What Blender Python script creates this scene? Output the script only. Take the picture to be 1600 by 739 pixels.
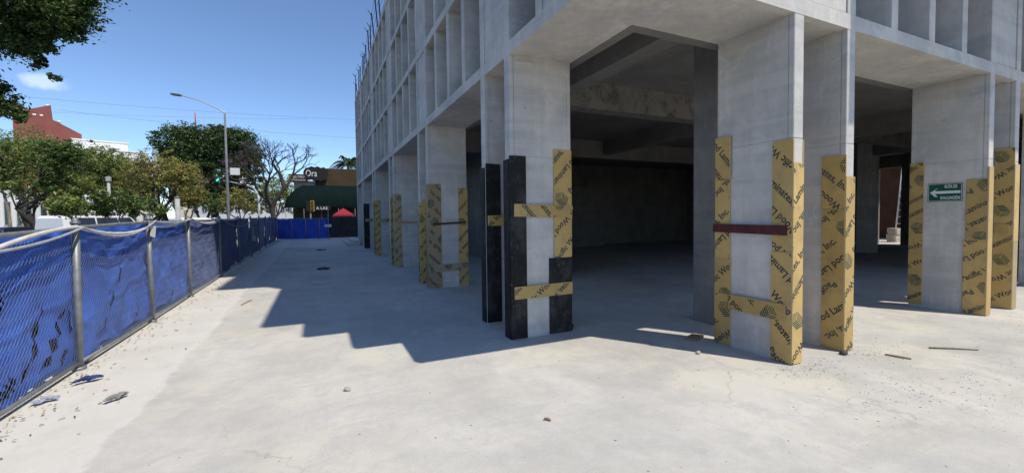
import bpy, bmesh, math, random
import numpy as np
from mathutils import Vector, Matrix

for o in list(bpy.data.objects):
    bpy.data.objects.remove(o, do_unlink=True)
sc = bpy.context.scene
COL = sc.collection
R = math.radians

# ------------------------------------------------------------------ camera
F_PX, YAW, PIT, ROL, EYE = 654.635, 24.754, 1.981, -0.723, 1.65
CX, CY = 800.0, 361.788
_y, _t, _r = R(YAW), R(PIT), R(ROL)
FW = Vector((math.sin(_y) * math.cos(_t), math.cos(_y) * math.cos(_t), -math.sin(_t)))
_rt = Vector((math.cos(_y), -math.sin(_y), 0)); _up = _rt.cross(FW)
RT = _rt * math.cos(_r) + _up * math.sin(_r)
UP = -_rt * math.sin(_r) + _up * math.cos(_r)
cam = bpy.data.cameras.new('camera'); camo = bpy.data.objects.new('camera', cam); COL.objects.link(camo)
camo.matrix_world = Matrix(((RT.x, UP.x, -FW.x, 0), (RT.y, UP.y, -FW.y, 0), (RT.z, UP.z, -FW.z, EYE), (0, 0, 0, 1)))
cam.sensor_width = 36; cam.lens = F_PX / 1600 * 36
cam.shift_y = (CY - 369.5) / 1600
cam.clip_start = 0.05; cam.clip_end = 3000
sc.camera = camo
sc.render.resolution_x, sc.render.resolution_y = 1024, 472


def P(u, v, Z):
    """photo pixel -> point at depth Z along the lens axis"""
    return Vector((0, 0, EYE)) + (FW + RT * ((u - CX) / F_PX) - UP * ((v - CY) / F_PX)) * Z


# ------------------------------------------------------------------ light
SUN = Vector((0.345, -0.503, 1.0))          # towards the sun
EL = math.atan2(1.0, math.hypot(SUN.x, SUN.y)); AZ = math.atan2(SUN.x, SUN.y)
w = bpy.data.worlds.new('World'); sc.world = w; w.use_nodes = True
nt = w.node_tree; nt.nodes.clear()
wo = nt.nodes.new('ShaderNodeOutputWorld'); bg = nt.nodes.new('ShaderNodeBackground')
sky = nt.nodes.new('ShaderNodeTexSky'); sky.sky_type = 'NISHITA'; sky.sun_disc = False
sky.sun_elevation = EL; sky.sun_rotation = AZ
sky.altitude = 2200; sky.air_density = 1.0; sky.dust_density = 0.2; sky.ozone_density = 4.5
bg.inputs['Strength'].default_value = 0.128
# a small fair-weather cloud low over the trees, and the thinner wisps beside it
tc = nt.nodes.new('ShaderNodeTexCoord')
cd = (FW + RT * ((72 - CX) / F_PX) - UP * ((127 - CY) / F_PX)).normalized()
sub = nt.nodes.new('ShaderNodeVectorMath'); sub.operation = 'SUBTRACT'; sub.inputs[1].default_value = cd
nt.links.new(tc.outputs['Generated'], sub.inputs[0])
scl = nt.nodes.new('ShaderNodeVectorMath'); scl.operation = 'MULTIPLY'; scl.inputs[1].default_value = (1, 1, 2.6)
nt.links.new(sub.outputs[0], scl.inputs[0])
ln = nt.nodes.new('ShaderNodeVectorMath'); ln.operation = 'LENGTH'; nt.links.new(scl.outputs[0], ln.inputs[0])
no = nt.nodes.new('ShaderNodeTexNoise'); no.inputs['Scale'].default_value = 26; no.inputs['Detail'].default_value = 6
nt.links.new(tc.outputs['Generated'], no.inputs['Vector'])
ma = nt.nodes.new('ShaderNodeMath'); ma.operation = 'MULTIPLY_ADD'; ma.inputs[1].default_value = 0.055; 
nt.links.new(no.outputs['Fac'], ma.inputs[0]); nt.links.new(ln.outputs['Value'], ma.inputs[2])
ma.inputs[1].default_value = 0.09
mr = nt.nodes.new('ShaderNodeMapRange'); mr.inputs[1].default_value = 0.045; mr.inputs[2].default_value = 0.075
mr.inputs[3].default_value = 0.34; mr.inputs[4].default_value = 0.0; mr.interpolation_type = 'SMOOTHSTEP'
nt.links.new(ma.outputs[0], mr.inputs[0])
mx = nt.nodes.new('ShaderNodeMix'); mx.data_type = 'RGBA'
nt.links.new(mr.outputs[0], mx.inputs['Factor']); nt.links.new(sky.outputs[0], mx.inputs[6])
mx.inputs[7].default_value = (7.0, 7.4, 8.0, 1)
nt.links.new(mx.outputs[2], bg.inputs['Color']); nt.links.new(bg.outputs[0], wo.inputs[0])

sl = bpy.data.lights.new('sun', 'SUN'); sl.energy = 3.1; sl.angle = R(0.55); sl.color = (1.0, 0.93, 0.80)
so = bpy.data.objects.new('sun', sl); COL.objects.link(so); so.location = (10, -15, 30)
so.rotation_euler = (-SUN).to_track_quat('-Z', 'Y').to_euler()

sc.view_settings.view_transform = 'Standard'; sc.view_settings.look = 'None'
sc.view_settings.gamma = 1.0; sc.view_settings.use_curve_mapping = False
sc.view_settings.exposure = 0.58
sc.render.engine = 'CYCLES'

# ------------------------------------------------------------------ materials
MATS = {}


def mat(name, col, rough=0.8, var=0.0, scale=3.0, bump=0.0, bscale=40.0, spec=0.3, metal=0.0, col2=None,
        trans=0.0, tint=False, emit=None, stretch=(1, 1, 1), fine=0.0):
    if name in MATS:
        return MATS[name]
    m = bpy.data.materials.new(name); m.use_nodes = True
    n = m.node_tree.nodes; l = m.node_tree.links; b = n['Principled BSDF']
    b.inputs['Roughness'].default_value = rough; b.inputs['Specular IOR Level'].default_value = spec
    b.inputs['Metallic'].default_value = metal
    c4 = (*col, 1); b.inputs['Base Color'].default_value = c4
    co = n.new('ShaderNodeTexCoord')
    src = None
    if var or col2:
        mp = n.new('ShaderNodeMapping'); mp.inputs['Scale'].default_value = stretch
        ge = n.new('ShaderNodeNewGeometry'); l.new(ge.outputs['Position'], mp.inputs['Vector'])
        t1 = n.new('ShaderNodeTexNoise'); t1.inputs['Scale'].default_value = scale
        t1.inputs['Detail'].default_value = 8; t1.inputs['Roughness'].default_value = 0.62
        l.new(mp.outputs[0], t1.inputs['Vector'])
        r = n.new('ShaderNodeValToRGB'); r.color_ramp.elements[0].position = 0.33; r.color_ramp.elements[1].position = 0.68
        d = col2 if col2 else tuple(c * (1 - var) for c in col)
        u = col if col2 else tuple(min(1, c * (1 + var)) for c in col)
        r.color_ramp.elements[0].color = (*d, 1); r.color_ramp.elements[1].color = (*u, 1)
        l.new(t1.outputs['Fac'], r.inputs['Fac']); src = r.outputs[0]
        if fine:
            t2 = n.new('ShaderNodeTexNoise'); t2.inputs['Scale'].default_value = scale * 17; t2.inputs['Detail'].default_value = 4
            l.new(ge.outputs['Position'], t2.inputs['Vector'])
            mr2 = n.new('ShaderNodeMapRange'); mr2.inputs[1].default_value = .25; mr2.inputs[2].default_value = .75
            mr2.inputs[3].default_value = 1 - fine; mr2.inputs[4].default_value = 1 + fine
            l.new(t2.outputs['Fac'], mr2.inputs[0])
            vm = n.new('ShaderNodeVectorMath'); vm.operation = 'SCALE'
            l.new(src, vm.inputs[0]); l.new(mr2.outputs[0], vm.inputs['Scale']); src = vm.outputs[0]
    if tint:
        at = n.new('ShaderNodeAttribute'); at.attribute_name = 'tint'
        r = n.new('ShaderNodeValToRGB'); e = r.color_ramp.elements
        e[0].color = (*(c2 for c2 in (col2 or tuple(c * .5 for c in col))), 1); e[1].color = c4
        l.new(at.outputs['Fac'], r.inputs['Fac']); src = r.outputs[0]
    if src is not None:
        l.new(src, b.inputs['Base Color'])
    if bump:
        t3 = n.new('ShaderNodeTexNoise'); t3.inputs['Scale'].default_value = bscale; t3.inputs['Detail'].default_value = 6
        ge2 = n.new('ShaderNodeNewGeometry'); l.new(ge2.outputs['Position'], t3.inputs['Vector'])
        bp = n.new('ShaderNodeBump'); bp.inputs['Strength'].default_value = bump; bp.inputs['Distance'].default_value = 0.01
        l.new(t3.outputs['Fac'], bp.inputs['Height']); l.new(bp.outputs[0], b.inputs['Normal'])
    if trans:
        tr = n.new('ShaderNodeBsdfTranslucent'); mxs = n.new('ShaderNodeMixShader'); mxs.inputs[0].default_value = trans
        if src is not None: l.new(src, tr.inputs['Color'])
        else: tr.inputs['Color'].default_value = c4
        out = n['Material Output']
        l.new(b.outputs[0], mxs.inputs[1]); l.new(tr.outputs[0], mxs.inputs[2]); l.new(mxs.outputs[0], out.inputs[0])
    if emit:
        b.inputs['Emission Color'].default_value = (*emit[:3], 1); b.inputs['Emission Strength'].default_value = emit[3]
    MATS[name] = m
    return m


class NG:
    """tiny helper to write node graphs"""
    def __init__(s, name):
        s.m = bpy.data.materials.new(name); s.m.use_nodes = True; MATS[name] = s.m
        s.n = s.m.node_tree.nodes; s.l = s.m.node_tree.links; s.b = s.n['Principled BSDF']
        s.pos = s.n.new('ShaderNodeNewGeometry').outputs['Position']
    def noise(s, scale, detail=6, rough=.6, stretch=None, dist=0):
        t = s.n.new('ShaderNodeTexNoise'); t.inputs['Scale'].default_value = scale; t.inputs['Detail'].default_value = detail
        t.inputs['Roughness'].default_value = rough; t.inputs['Distortion'].default_value = dist
        v = s.pos
        if stretch:
            mp = s.n.new('ShaderNodeMapping'); mp.inputs['Scale'].default_value = stretch; s.l.new(v, mp.inputs['Vector']); v = mp.outputs[0]
        s.l.new(v, t.inputs['Vector']); return t.outputs['Fac']
    def rng(s, x, a, b, c, d):
        r = s.n.new('ShaderNodeMapRange')
        for i, k in enumerate((a, b, c, d)): r.inputs[i + 1].default_value = k
        s.l.new(x, r.inputs[0]); return r.outputs[0]
    def mix(s, f, a, b, mode='MIX'):
        x = s.n.new('ShaderNodeMix'); x.data_type = 'RGBA'; x.blend_type = mode
        for sock, v in ((x.inputs['Factor'], f), (x.inputs[6], a), (x.inputs[7], b)):
            if isinstance(v, (tuple, list)): sock.default_value = (*v, 1)
            elif isinstance(v, (int, float)): sock.default_value = v
            else: s.l.new(v, sock)
        return x.outputs[2]
    def math(s, op, a, b=None):
        x = s.n.new('ShaderNodeMath'); x.operation = op
        for i, v in enumerate((a, b)):
            if v is None: continue
            if isinstance(v, (int, float)): x.inputs[i].default_value = v
            else: s.l.new(v, x.inputs[i])
        return x.outputs[0]
    def bump(s, h, strength, dist=.01):
        bp = s.n.new('ShaderNodeBump'); bp.inputs['Strength'].default_value = strength; bp.inputs['Distance'].default_value = dist
        s.l.new(h, bp.inputs['Height']); s.l.new(bp.outputs[0], s.b.inputs['Normal'])
    def fin(s, col, rough=.85, spec=.25):
        s.l.new(col, s.b.inputs['Base Color']); s.b.inputs['Roughness'].default_value = rough
        s.b.inputs['Specular IOR Level'].default_value = spec; return s.m


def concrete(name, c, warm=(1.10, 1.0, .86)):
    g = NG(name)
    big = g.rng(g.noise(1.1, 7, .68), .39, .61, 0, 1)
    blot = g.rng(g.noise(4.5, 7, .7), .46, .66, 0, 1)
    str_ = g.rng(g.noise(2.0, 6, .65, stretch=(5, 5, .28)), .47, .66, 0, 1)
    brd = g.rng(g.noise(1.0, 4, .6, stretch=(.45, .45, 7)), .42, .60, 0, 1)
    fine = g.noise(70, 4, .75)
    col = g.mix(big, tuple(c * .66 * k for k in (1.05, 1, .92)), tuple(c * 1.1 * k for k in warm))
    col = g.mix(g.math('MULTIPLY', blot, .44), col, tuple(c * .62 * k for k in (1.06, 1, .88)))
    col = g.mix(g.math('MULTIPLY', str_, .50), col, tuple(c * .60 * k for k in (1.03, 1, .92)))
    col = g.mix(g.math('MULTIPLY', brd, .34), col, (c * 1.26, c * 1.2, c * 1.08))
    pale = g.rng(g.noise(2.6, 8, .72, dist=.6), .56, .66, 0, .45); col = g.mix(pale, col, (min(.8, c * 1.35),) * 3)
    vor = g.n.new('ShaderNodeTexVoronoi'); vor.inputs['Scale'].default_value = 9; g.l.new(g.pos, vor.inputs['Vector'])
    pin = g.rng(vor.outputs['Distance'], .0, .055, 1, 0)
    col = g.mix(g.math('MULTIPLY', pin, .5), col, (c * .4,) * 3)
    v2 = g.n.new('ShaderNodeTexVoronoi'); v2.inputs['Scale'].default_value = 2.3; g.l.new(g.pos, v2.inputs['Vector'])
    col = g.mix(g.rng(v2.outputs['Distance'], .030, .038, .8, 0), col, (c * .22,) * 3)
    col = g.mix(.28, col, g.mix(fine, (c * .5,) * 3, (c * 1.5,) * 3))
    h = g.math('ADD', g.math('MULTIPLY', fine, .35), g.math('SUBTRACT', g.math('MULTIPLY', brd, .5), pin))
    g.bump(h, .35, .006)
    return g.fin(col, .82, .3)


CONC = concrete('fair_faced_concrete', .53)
CONC_IN = concrete('shade_darkened_interior_concrete', .22)  # same concrete, darkened in colour to deepen the shade indoors
CONC_DK = concrete('shade_darkened_back_concrete', .19)  # concrete darkened further so the back walls sink into shade


def slab_mat():
    g = NG('dusty_concrete_slab')
    b1 = g.rng(g.noise(.32, 8, .62, dist=.4), .40, .60, 0, 1)
    b2 = g.rng(g.noise(1.7, 7, .66, stretch=(1, .6, 1)), .42, .62, 0, 1)
    b3 = g.rng(g.noise(9, 6, .7), .42, .64, 0, 1)
    fine = g.noise(75, 5, .8)
    col = g.mix(b1, (.335, .325, .305), (.56, .54, .50))
    col = g.mix(g.math('MULTIPLY', b2, .45), col, (.62, .60, .56))
    col = g.mix(g.math('MULTIPLY', b3, .34), col, (.37, .35, .31))
    warm = g.rng(g.noise(.55, 6, .65), .48, .60, 0, .75)
    col = g.mix(warm, col, (.60, .555, .46))
    # hairline cracks
    v = g.n.new('ShaderNodeTexVoronoi'); v.feature = 'DISTANCE_TO_EDGE'; v.inputs['Scale'].default_value = .23
    wv = g.n.new('ShaderNodeVectorMath'); wv.operation = 'ADD'
    nz = g.n.new('ShaderNodeTexNoise'); nz.inputs['Scale'].default_value = 1.6; nz.inputs['Detail'].default_value = 7
    g.l.new(g.pos, nz.inputs['Vector']); sc2 = g.n.new('ShaderNodeVectorMath'); sc2.operation = 'SCALE'; sc2.inputs['Scale'].default_value = .9
    g.l.new(nz.outputs['Color'], sc2.inputs[0]); g.l.new(g.pos, wv.inputs[0]); g.l.new(sc2.outputs[0], wv.inputs[1]); g.l.new(wv.outputs[0], v.inputs['Vector'])
    ck = g.rng(v.outputs['Distance'], 0, .0030, 1, 0)
    ck = g.math('MULTIPLY', ck, g.rng(g.noise(.5, 3), .46, .56, 0, .75))
    col = g.mix(ck, col, (.2, .19, .18))
    # crumbs of mortar and grit
    vo = g.n.new('ShaderNodeTexVoronoi'); vo.inputs['Scale'].default_value = 16; g.l.new(g.pos, vo.inputs['Vector'])
    sp = g.math('MULTIPLY', g.rng(vo.outputs['Distance'], .0, .09, 1, 0), g.rng(g.noise(1.3, 3), .52, .62, 0, .6))
    col = g.mix(sp, col, (.68, .67, .65))
    vo2 = g.n.new('ShaderNodeTexVoronoi'); vo2.inputs['Scale'].default_value = 11; g.l.new(g.pos, vo2.inputs['Vector'])
    sp2 = g.math('MULTIPLY', g.rng(vo2.outputs['Distance'], .0, .06, 1, 0), g.rng(g.noise(.8, 3), .5, .6, 0, .5))
    col = g.mix(sp2, col, (.22, .2, .17))
    fl = g.rng(g.noise(28, 6, .8), .60, .70, 0, .55); col = g.mix(fl, col, (.70, .69, .66))
    fd = g.rng(g.noise(21, 6, .8), .62, .74, 0, .40); col = g.mix(fd, col, (.27, .25, .22))
    tr_ = g.rng(g.noise(1.3, 6, .7, stretch=(.25, 1.6, 1), dist=.8), .54, .66, 0, .50); col = g.mix(tr_, col, (.355, .34, .315))
    dr_ = g.rng(g.noise(.8, 7, .7, stretch=(1.3, .5, 1)), .55, .66, 0, .6); col = g.mix(dr_, col, (.63, .605, .55))
    gy = g.rng(g.noise(2.4, 8, .72, dist=.5), .50, .60, 0, .50); col = g.mix(gy, col, (.36, .355, .345))
    col = g.mix(.36, col, g.mix(fine, (.17, .16, .145), (.84, .81, .75)))
    # spilt mortar and dust lying along the fence, with a ragged edge of its own
    xyz = g.n.new('ShaderNodeSeparateXYZ'); g.l.new(g.pos, xyz.inputs[0])
    e = g.math('ADD', xyz.outputs[0], g.math('MULTIPLY', g.math('SUBTRACT', xyz.outputs[1], 5.0), .0150))
    e = g.math('ADD', e, g.math('MULTIPLY', g.math('SUBTRACT', g.noise(.9, 6, .62), .5), .42))
    e = g.math('ADD', e, g.math('MULTIPLY', g.math('SUBTRACT', g.noise(9, 5, .7), .5), .16))
    rim = g.math('MULTIPLY', g.rng(e, -1.58, -1.50, 0, 1), g.rng(e, -1.50, -1.44, 1, 0))
    vm_ = g.rng(e, -1.56, -1.47, 1, 0)
    da = g.rng(g.noise(1.2, 8, .66), .32, .7, 0, 1); db = g.rng(g.noise(6, 7, .7), .35, .7, 0, 1)
    dd = g.rng(g.noise(2.3, 6, .65, stretch=(1.8, .5, 1)), .58, .70, 0, .45)
    nearf = g.rng(e, -2.45, -1.9, 1, .15)
    dc = g.mix(da, (.50, .475, .42), (.62, .60, .55)); dc = g.mix(g.math('MULTIPLY', db, .35), dc, (.66, .645, .61))
    dc = g.mix(g.math('MULTIPLY', dd, nearf), dc, (.36, .26, .16)); dc = g.mix(.16, dc, g.mix(fine, (.2,) * 3, (.8,) * 3))
    col = g.mix(vm_, col, dc); col = g.mix(g.math('MULTIPLY', rim, .4), col, (.66, .65, .62))
    g.bump(g.math('ADD', g.math('MULTIPLY', b3, .5), g.math('MULTIPLY', fine, .3)), .28, .008)
    return g.fin(col, .88, .2)


SLAB = slab_mat()


def ply_mat(name, c1, c2, dirt, amount):
    g = NG(name)
    a = g.rng(g.noise(2.2, 6, .6), .3, .7, 0, 1)
    s = g.rng(g.noise(3.5, 7, .7), .50, .72, 0, amount)
    f = g.noise(60, 4, .6, stretch=(1, 1, .25))
    col = g.mix(a, c1, c2); col = g.mix(s, col, dirt); col = g.mix(.12, col, g.mix(f, tuple(k * .5 for k in c1), tuple(min(1, k * 1.5) for k in c2)))
    oi = g.n.new('ShaderNodeObjectInfo'); k = g.rng(oi.outputs['Random'], 0, 1, .74, 1.06)
    vm = g.n.new('ShaderNodeVectorMath'); vm.operation = 'SCALE'; g.l.new(col, vm.inputs[0]); g.l.new(k, vm.inputs['Scale']); col = vm.outputs[0]
    st = g.rng(g.noise(11, 6, .78, stretch=(1, 1, .35)), .56, .68, 0, amount * .6); col = g.mix(st, col, tuple(q * .8 for q in dirt))
    g.bump(f, .1, .003)
    return g.fin(col, .55, .35)


PLY = ply_mat('yellow_faced_plywood', (.50, .325, .105), (.595, .405, .145), (.35, .25, .125), .85)
PLY_OLD = ply_mat('faded_muddy_plywood', (.36, .26, .13), (.45, .33, .16), (.29, .27, .25), .9)
def black_mat():
    g = NG('black_scuffed_plywood')
    a = g.noise(3, 6, .7); s1 = g.rng(g.noise(16, 7, .8, stretch=(1, 1, .7)), .56, .70, 0, .55); s2 = g.rng(g.noise(55, 4, .8, stretch=(1.6, 1.6, .4)), .66, .74, 0, .6)
    reg = g.rng(g.noise(2.0, 4, .6), .35, .55, .1, 1)
    col = g.mix(a, (.006, .006, .007), (.02, .019, .018)); col = g.mix(g.math('MULTIPLY', s1, reg), col, (.23, .225, .215)); col = g.mix(g.math('MULTIPLY', s2, reg), col, (.42, .42, .41))
    du = g.rng(g.noise(3.3, 7, .75, stretch=(1, 1, .6)), .48, .62, 0, .5); col = g.mix(du, col, (.075, .073, .07))
    return g.fin(col, .65, .2)


PLY_BLK = black_mat()
INK = mat('green_black_print', (.052, .058, .048), .7, var=.6, scale=14)
INK_G = mat('green_logo_print', (.016, .065, .048), .7)
EDGE = mat('raw_plywood_edge', (.50, .36, .2), .8, var=.2, scale=30, stretch=(1, 1, 6))
MAROON = mat('maroon_painted_timber', (.075, .018, .018), .6, var=.3, scale=8)
DARKBAR = mat('dark_rusty_steel', (.05, .035, .028), .7, var=.3, scale=15)
GALV = mat('galvanised_steel', (.23, .24, .25), .5, var=.25, scale=9, metal=.35, spec=.5, bump=.1)
WIRE = mat('galvanised_wire', (.16, .20, .33), .65, metal=.2, spec=.3)
TARP = None


def tarp_mat(name, c1, c2, pale, pf):
    g = NG(name)
    a = g.rng(g.noise(2.5, 7, .65), .3, .7, 0, 1)
    s = g.rng(g.noise(7, 7, .7, stretch=(1, 1, .5)), .58, .78, 0, pf)
    col = g.mix(a, c1, c2); col = g.mix(s, col, pale)
    wv = g.noise(160, 2); g.bump(g.math('ADD', g.noise(14, 5), g.math('MULTIPLY', wv, .2)), .55, .02)
    m = g.fin(col, .58, .3)
    tr = g.n.new('ShaderNodeBsdfTranslucent'); g.l.new(col, tr.inputs['Color'])
    ms = g.n.new('ShaderNodeMixShader'); ms.inputs[0].default_value = .12
    g.l.new(g.b.outputs[0], ms.inputs[1]); g.l.new(tr.outputs[0], ms.inputs[2]); g.l.new(ms.outputs[0], g.n['Material Output'].inputs[0])
    return m


TARP = tarp_mat('blue_tarpaulin', (.036, .10, .47), (.075, .19, .70), (.30, .40, .72), .55)
TARP_W = tarp_mat('worn_violet_blue_tarpaulin', (.10, .13, .34), (.17, .20, .42), (.30, .32, .45), .7)
TARP_N = tarp_mat('navy_shaded_tarpaulin', (.022, .036, .13), (.034, .054, .18), (.08, .10, .2), .3)  # blue darkened to navy for the shaded fence panels; also one torn scrap
TARP_R = tarp_mat('royal_blue_tarpaulin', (.024, .06, .36), (.04, .09, .47), (.15, .2, .5), .3)
MESHD = mat('dark_shade_cloth', (.03, .032, .035), .8, var=.3, scale=3)


# ------------------------------------------------------------------ object helpers
def tag(o, label=None, cat=None, group=None, kind=None):
    if label: o['label'] = label
    if cat: o['category'] = cat
    if group: o['group'] = group
    if kind: o['kind'] = kind
    return o


def empty(name, loc=(0, 0, 0), rz=0.0):
    o = bpy.data.objects.new(name, None); COL.objects.link(o); o.location = loc; o.rotation_euler = (0, 0, rz)
    o.empty_display_size = .2
    return o


class MB:
    def __init__(s):
        s.v = []; s.f = []; s.mi = []; s.sm = []

    def add(s, vs, fs, mi=0, sm=False):
        k = len(s.v); s.v += [tuple(a) for a in vs]
        s.f += [tuple(i + k for i in f) for f in fs]; s.mi += [mi] * len(fs); s.sm += [sm] * len(fs)
        return s

    def box(s, x0, x1, y0, y1, z0, z1, mi=0, c=0.0):
        if c <= 0:
            vs = [(x, y, z) for z in (z0, z1) for x, y in ((x0, y0), (x1, y0), (x1, y1), (x0, y1))]
            return s.add(vs, [(3, 2, 1, 0), (4, 5, 6, 7), (0, 1, 5, 4), (1, 2, 6, 5), (2, 3, 7, 6), (3, 0, 4, 7)], mi)
        ring = [(x0 + c, y0), (x1 - c, y0), (x1, y0 + c), (x1, y1 - c), (x1 - c, y1), (x0 + c, y1), (x0, y1 - c), (x0, y0 + c)]
        vs = [(x, y, z) for z in (z0, z1) for x, y in ring]
        fs = [tuple(reversed(range(8))), tuple(range(8, 16))] + [(i, (i + 1) % 8, 8 + (i + 1) % 8, 8 + i) for i in range(8)]
        return s.add(vs, fs, mi)

    def obox(s, mtx, x0, x1, y0, y1, z0, z1, mi=0):
        vs = [mtx @ Vector((x, y, z)) for z in (z0, z1) for x, y in ((x0, y0), (x1, y0), (x1, y1), (x0, y1))]
        return s.add(vs, [(3, 2, 1, 0), (4, 5, 6, 7), (0, 1, 5, 4), (1, 2, 6, 5), (2, 3, 7, 6), (3, 0, 4, 7)], mi)

    def tube(s, pts, rad, n=8, mi=0, cap=True):
        pts = [Vector(p) for p in pts]; k0 = len(s.v); N = len(pts)
        rs = rad if isinstance(rad, (list, tuple)) else [rad] * N
        prev = None
        for i, p in enumerate(pts):
            d = (pts[min(i + 1, N - 1)] - pts[max(i - 1, 0)])
            d = d.normalized() if d.length > 1e-9 else Vector((0, 0, 1))
            if prev is None:
                a = d.cross(Vector((0, 0, 1)) if abs(d.z) < .9 else Vector((1, 0, 0))).normalized()
            else:
                a = (prev - d * prev.dot(d)).normalized()
            prev = a; b = d.cross(a)
            for j in range(n):
                t = 2 * math.pi * j / n
                s.v.append(tuple(p + (a * math.cos(t) + b * math.sin(t)) * rs[i]))
        for i in range(N - 1):
            for j in range(n):
                s.f.append((k0 + i * n + j, k0 + i * n + (j + 1) % n, k0 + (i + 1) * n + (j + 1) % n, k0 + (i + 1) * n + j))
                s.mi.append(mi); s.sm.append(n > 4)
        if cap:
            s.f.append(tuple(k0 + j for j in reversed(range(n)))); s.mi.append(mi); s.sm.append(False)
            s.f.append(tuple(k0 + (N - 1) * n + j for j in range(n))); s.mi.append(mi); s.sm.append(False)
        return s

    def sphere(s, c, r, nu=10, nv=7, mi=0, sz=1.0):
        vs = [(c[0], c[1], c[2] - r * sz)]
        for i in range(1, nv):
            t = math.pi * i / nv - math.pi / 2
            for j in range(nu):
                p = 2 * math.pi * j / nu
                vs.append((c[0] + r * math.cos(t) * math.cos(p), c[1] + r * math.cos(t) * math.sin(p), c[2] + r * sz * math.sin(t)))
        vs.append((c[0], c[1], c[2] + r * sz)); fs = []
        for j in range(nu):
            fs.append((0, 1 + (j + 1) % nu, 1 + j)); e = 1 + (nv - 2) * nu
            fs.append((len(vs) - 1, e + j, e + (j + 1) % nu))
        for i in range(nv - 2):
            for j in range(nu):
                a = 1 + i * nu
                fs.append((a + j, a + (j + 1) % nu, a + nu + (j + 1) % nu, a + nu + j))
        return s.add(vs, fs, mi, True)

    def mesh(s, name, mats):
        me = bpy.data.meshes.new(name); me.from_pydata(s.v, [], s.f)
        for m in (mats if isinstance(mats, (list, tuple)) else [mats]): me.materials.append(m)
        me.polygons.foreach_set('material_index', s.mi); me.polygons.foreach_set('use_smooth', s.sm); me.update()
        return me

    def build(s, name, mats, parent=None, loc=None, rz=0.0):
        o = bpy.data.objects.new(name, s.mesh(name, mats)); COL.objects.link(o)
        if parent: o.parent = parent
        if loc is not None: o.location = loc; o.rotation_euler = (0, 0, rz)
        return o


def box(name, m, parent, x0, x1, y0, y1, z0, z1, c=0.0):
    """box object whose origin is at its base centre"""
    ox, oy = (x0 + x1) / 2, (y0 + y1) / 2
    return MB().box(x0 - ox, x1 - ox, y0 - oy, y1 - oy, 0, z1 - z0, 0, c).build(name, m, parent, (ox, oy, z0))


def struct(o):
    o['kind'] = 'structure'; return o


def sheet(name, m, x0, x1, y0, y1, z, nx=1, ny=1):
    vs = [(x0 + (x1 - x0) * i / nx, y0 + (y1 - y0) * j / ny, z) for j in range(ny + 1) for i in range(nx + 1)]
    fs = [(j * (nx + 1) + i, j * (nx + 1) + i + 1, (j + 1) * (nx + 1) + i + 1, (j + 1) * (nx + 1) + i) for j in range(ny) for i in range(nx)]
    return struct(MB().add(vs, fs).build(name, m))


# ------------------------------------------------------------------ ground
AX, BY = 2.322, 2.834                      # facade planes: shaded street side X = AX, sunlit side Y = BY
ASPH = mat('asphalt', (.055, .055, .057), .9, var=.25, scale=1.5, fine=.2, bump=.3, bscale=60)
PAVE = mat('pavement_concrete', (.34, .33, .31), .9, var=.18, scale=1.2, fine=.12, bump=.2)
EARTH = mat('dry_earth', (.20, .16, .115), .95, var=.3, scale=.6, fine=.2)
GRASSM = mat('dry_lawn', (.07, .085, .03), .95, var=.4, scale=1.2, fine=.3)
KERB = mat('kerb_concrete', (.42, .41, .39), .9, var=.15, scale=2)
YEL = mat('yellow_kerb_paint', (.62, .42, .05), .7, var=.15, scale=4)
WHT_PAINT = mat('white_road_paint', (.7, .7, .68), .7, var=.12, scale=6)

sheet('ground', EARTH, -900, 900, -400, 1500, -.30)
struct(MB().box(-2.72, 45, -14, 41, -.28, 0).build('concrete_slab', SLAB))
sheet('yard', PAVE, 45, 80, -14, 41, -.10)


def fence_x(y): return -2.44 - .66 * (y - 4) / 35.0


sheet('sidewalk', PAVE, -6.2, -2.72, -40, 160, -.02)
struct(MB().box(-6.38, -6.2, -40, 160, -.28, -.01).build('kerb', KERB))
sheet('road', ASPH, -15.2, -6.38, -60, 300, -.145)
mbl = MB()
for k in range(26):
    mbl.add([(-10.75, -10 + k * 6, -.141), (-10.62, -10 + k * 6, -.141), (-10.62, -7.2 + k * 6, -.141), (-10.75, -7.2 + k * 6, -.141)], [(0, 1, 2, 3)])
struct(mbl.build('lane_marking', WHT_PAINT))
struct(MB().box(-15.38, -15.2, -40, 300, -.28, -.01).build('kerb', KERB))
sheet('median', GRASSM, -21, -15.38, -40, 300, -.02)
struct(MB().box(-21.18, -21, -40, 300, -.28, -.01).build('kerb', KERB))
sheet('road', ASPH, -33, -21.18, -60, 300, -.145)
sheet('pavement', PAVE, -42, -33, -60, 300, -.03)
sheet('road', ASPH, -33, 60, 44.5, 53, -.143)

# ------------------------------------------------------------------ the concrete building
bld = tag(empty('concrete_building', (AX, BY, 0)), 'unfinished grey concrete building with deep fin grid over an open ground floor', 'building')


def bbox(name, m, x0, x1, y0, y1, z0, z1, c=0.0, parent=None):
    o = box(name, m, None, x0, x1, y0, y1, z0, z1, c); o.parent = bld
    o.location = Vector(o.location) - Vector((AX, BY, 0)); return o


TK, DP = .165, .945                         # fin thickness and depth
ZL = [3.78, 5.55, 7.31, 9.07]; BT = .165    # undersides of the bands
NEAR = [5.067, 9.67, 14.50, 19.55, 24.75]; FAR = [5.973, 10.55, 15.36, 20.45, 25.65]
YEND = 29.1
BN = [4.64, 9.482, 14.33, 19.18, 24.03]; BF = [x + .98 for x in BN]
XEND = 28.0


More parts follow.
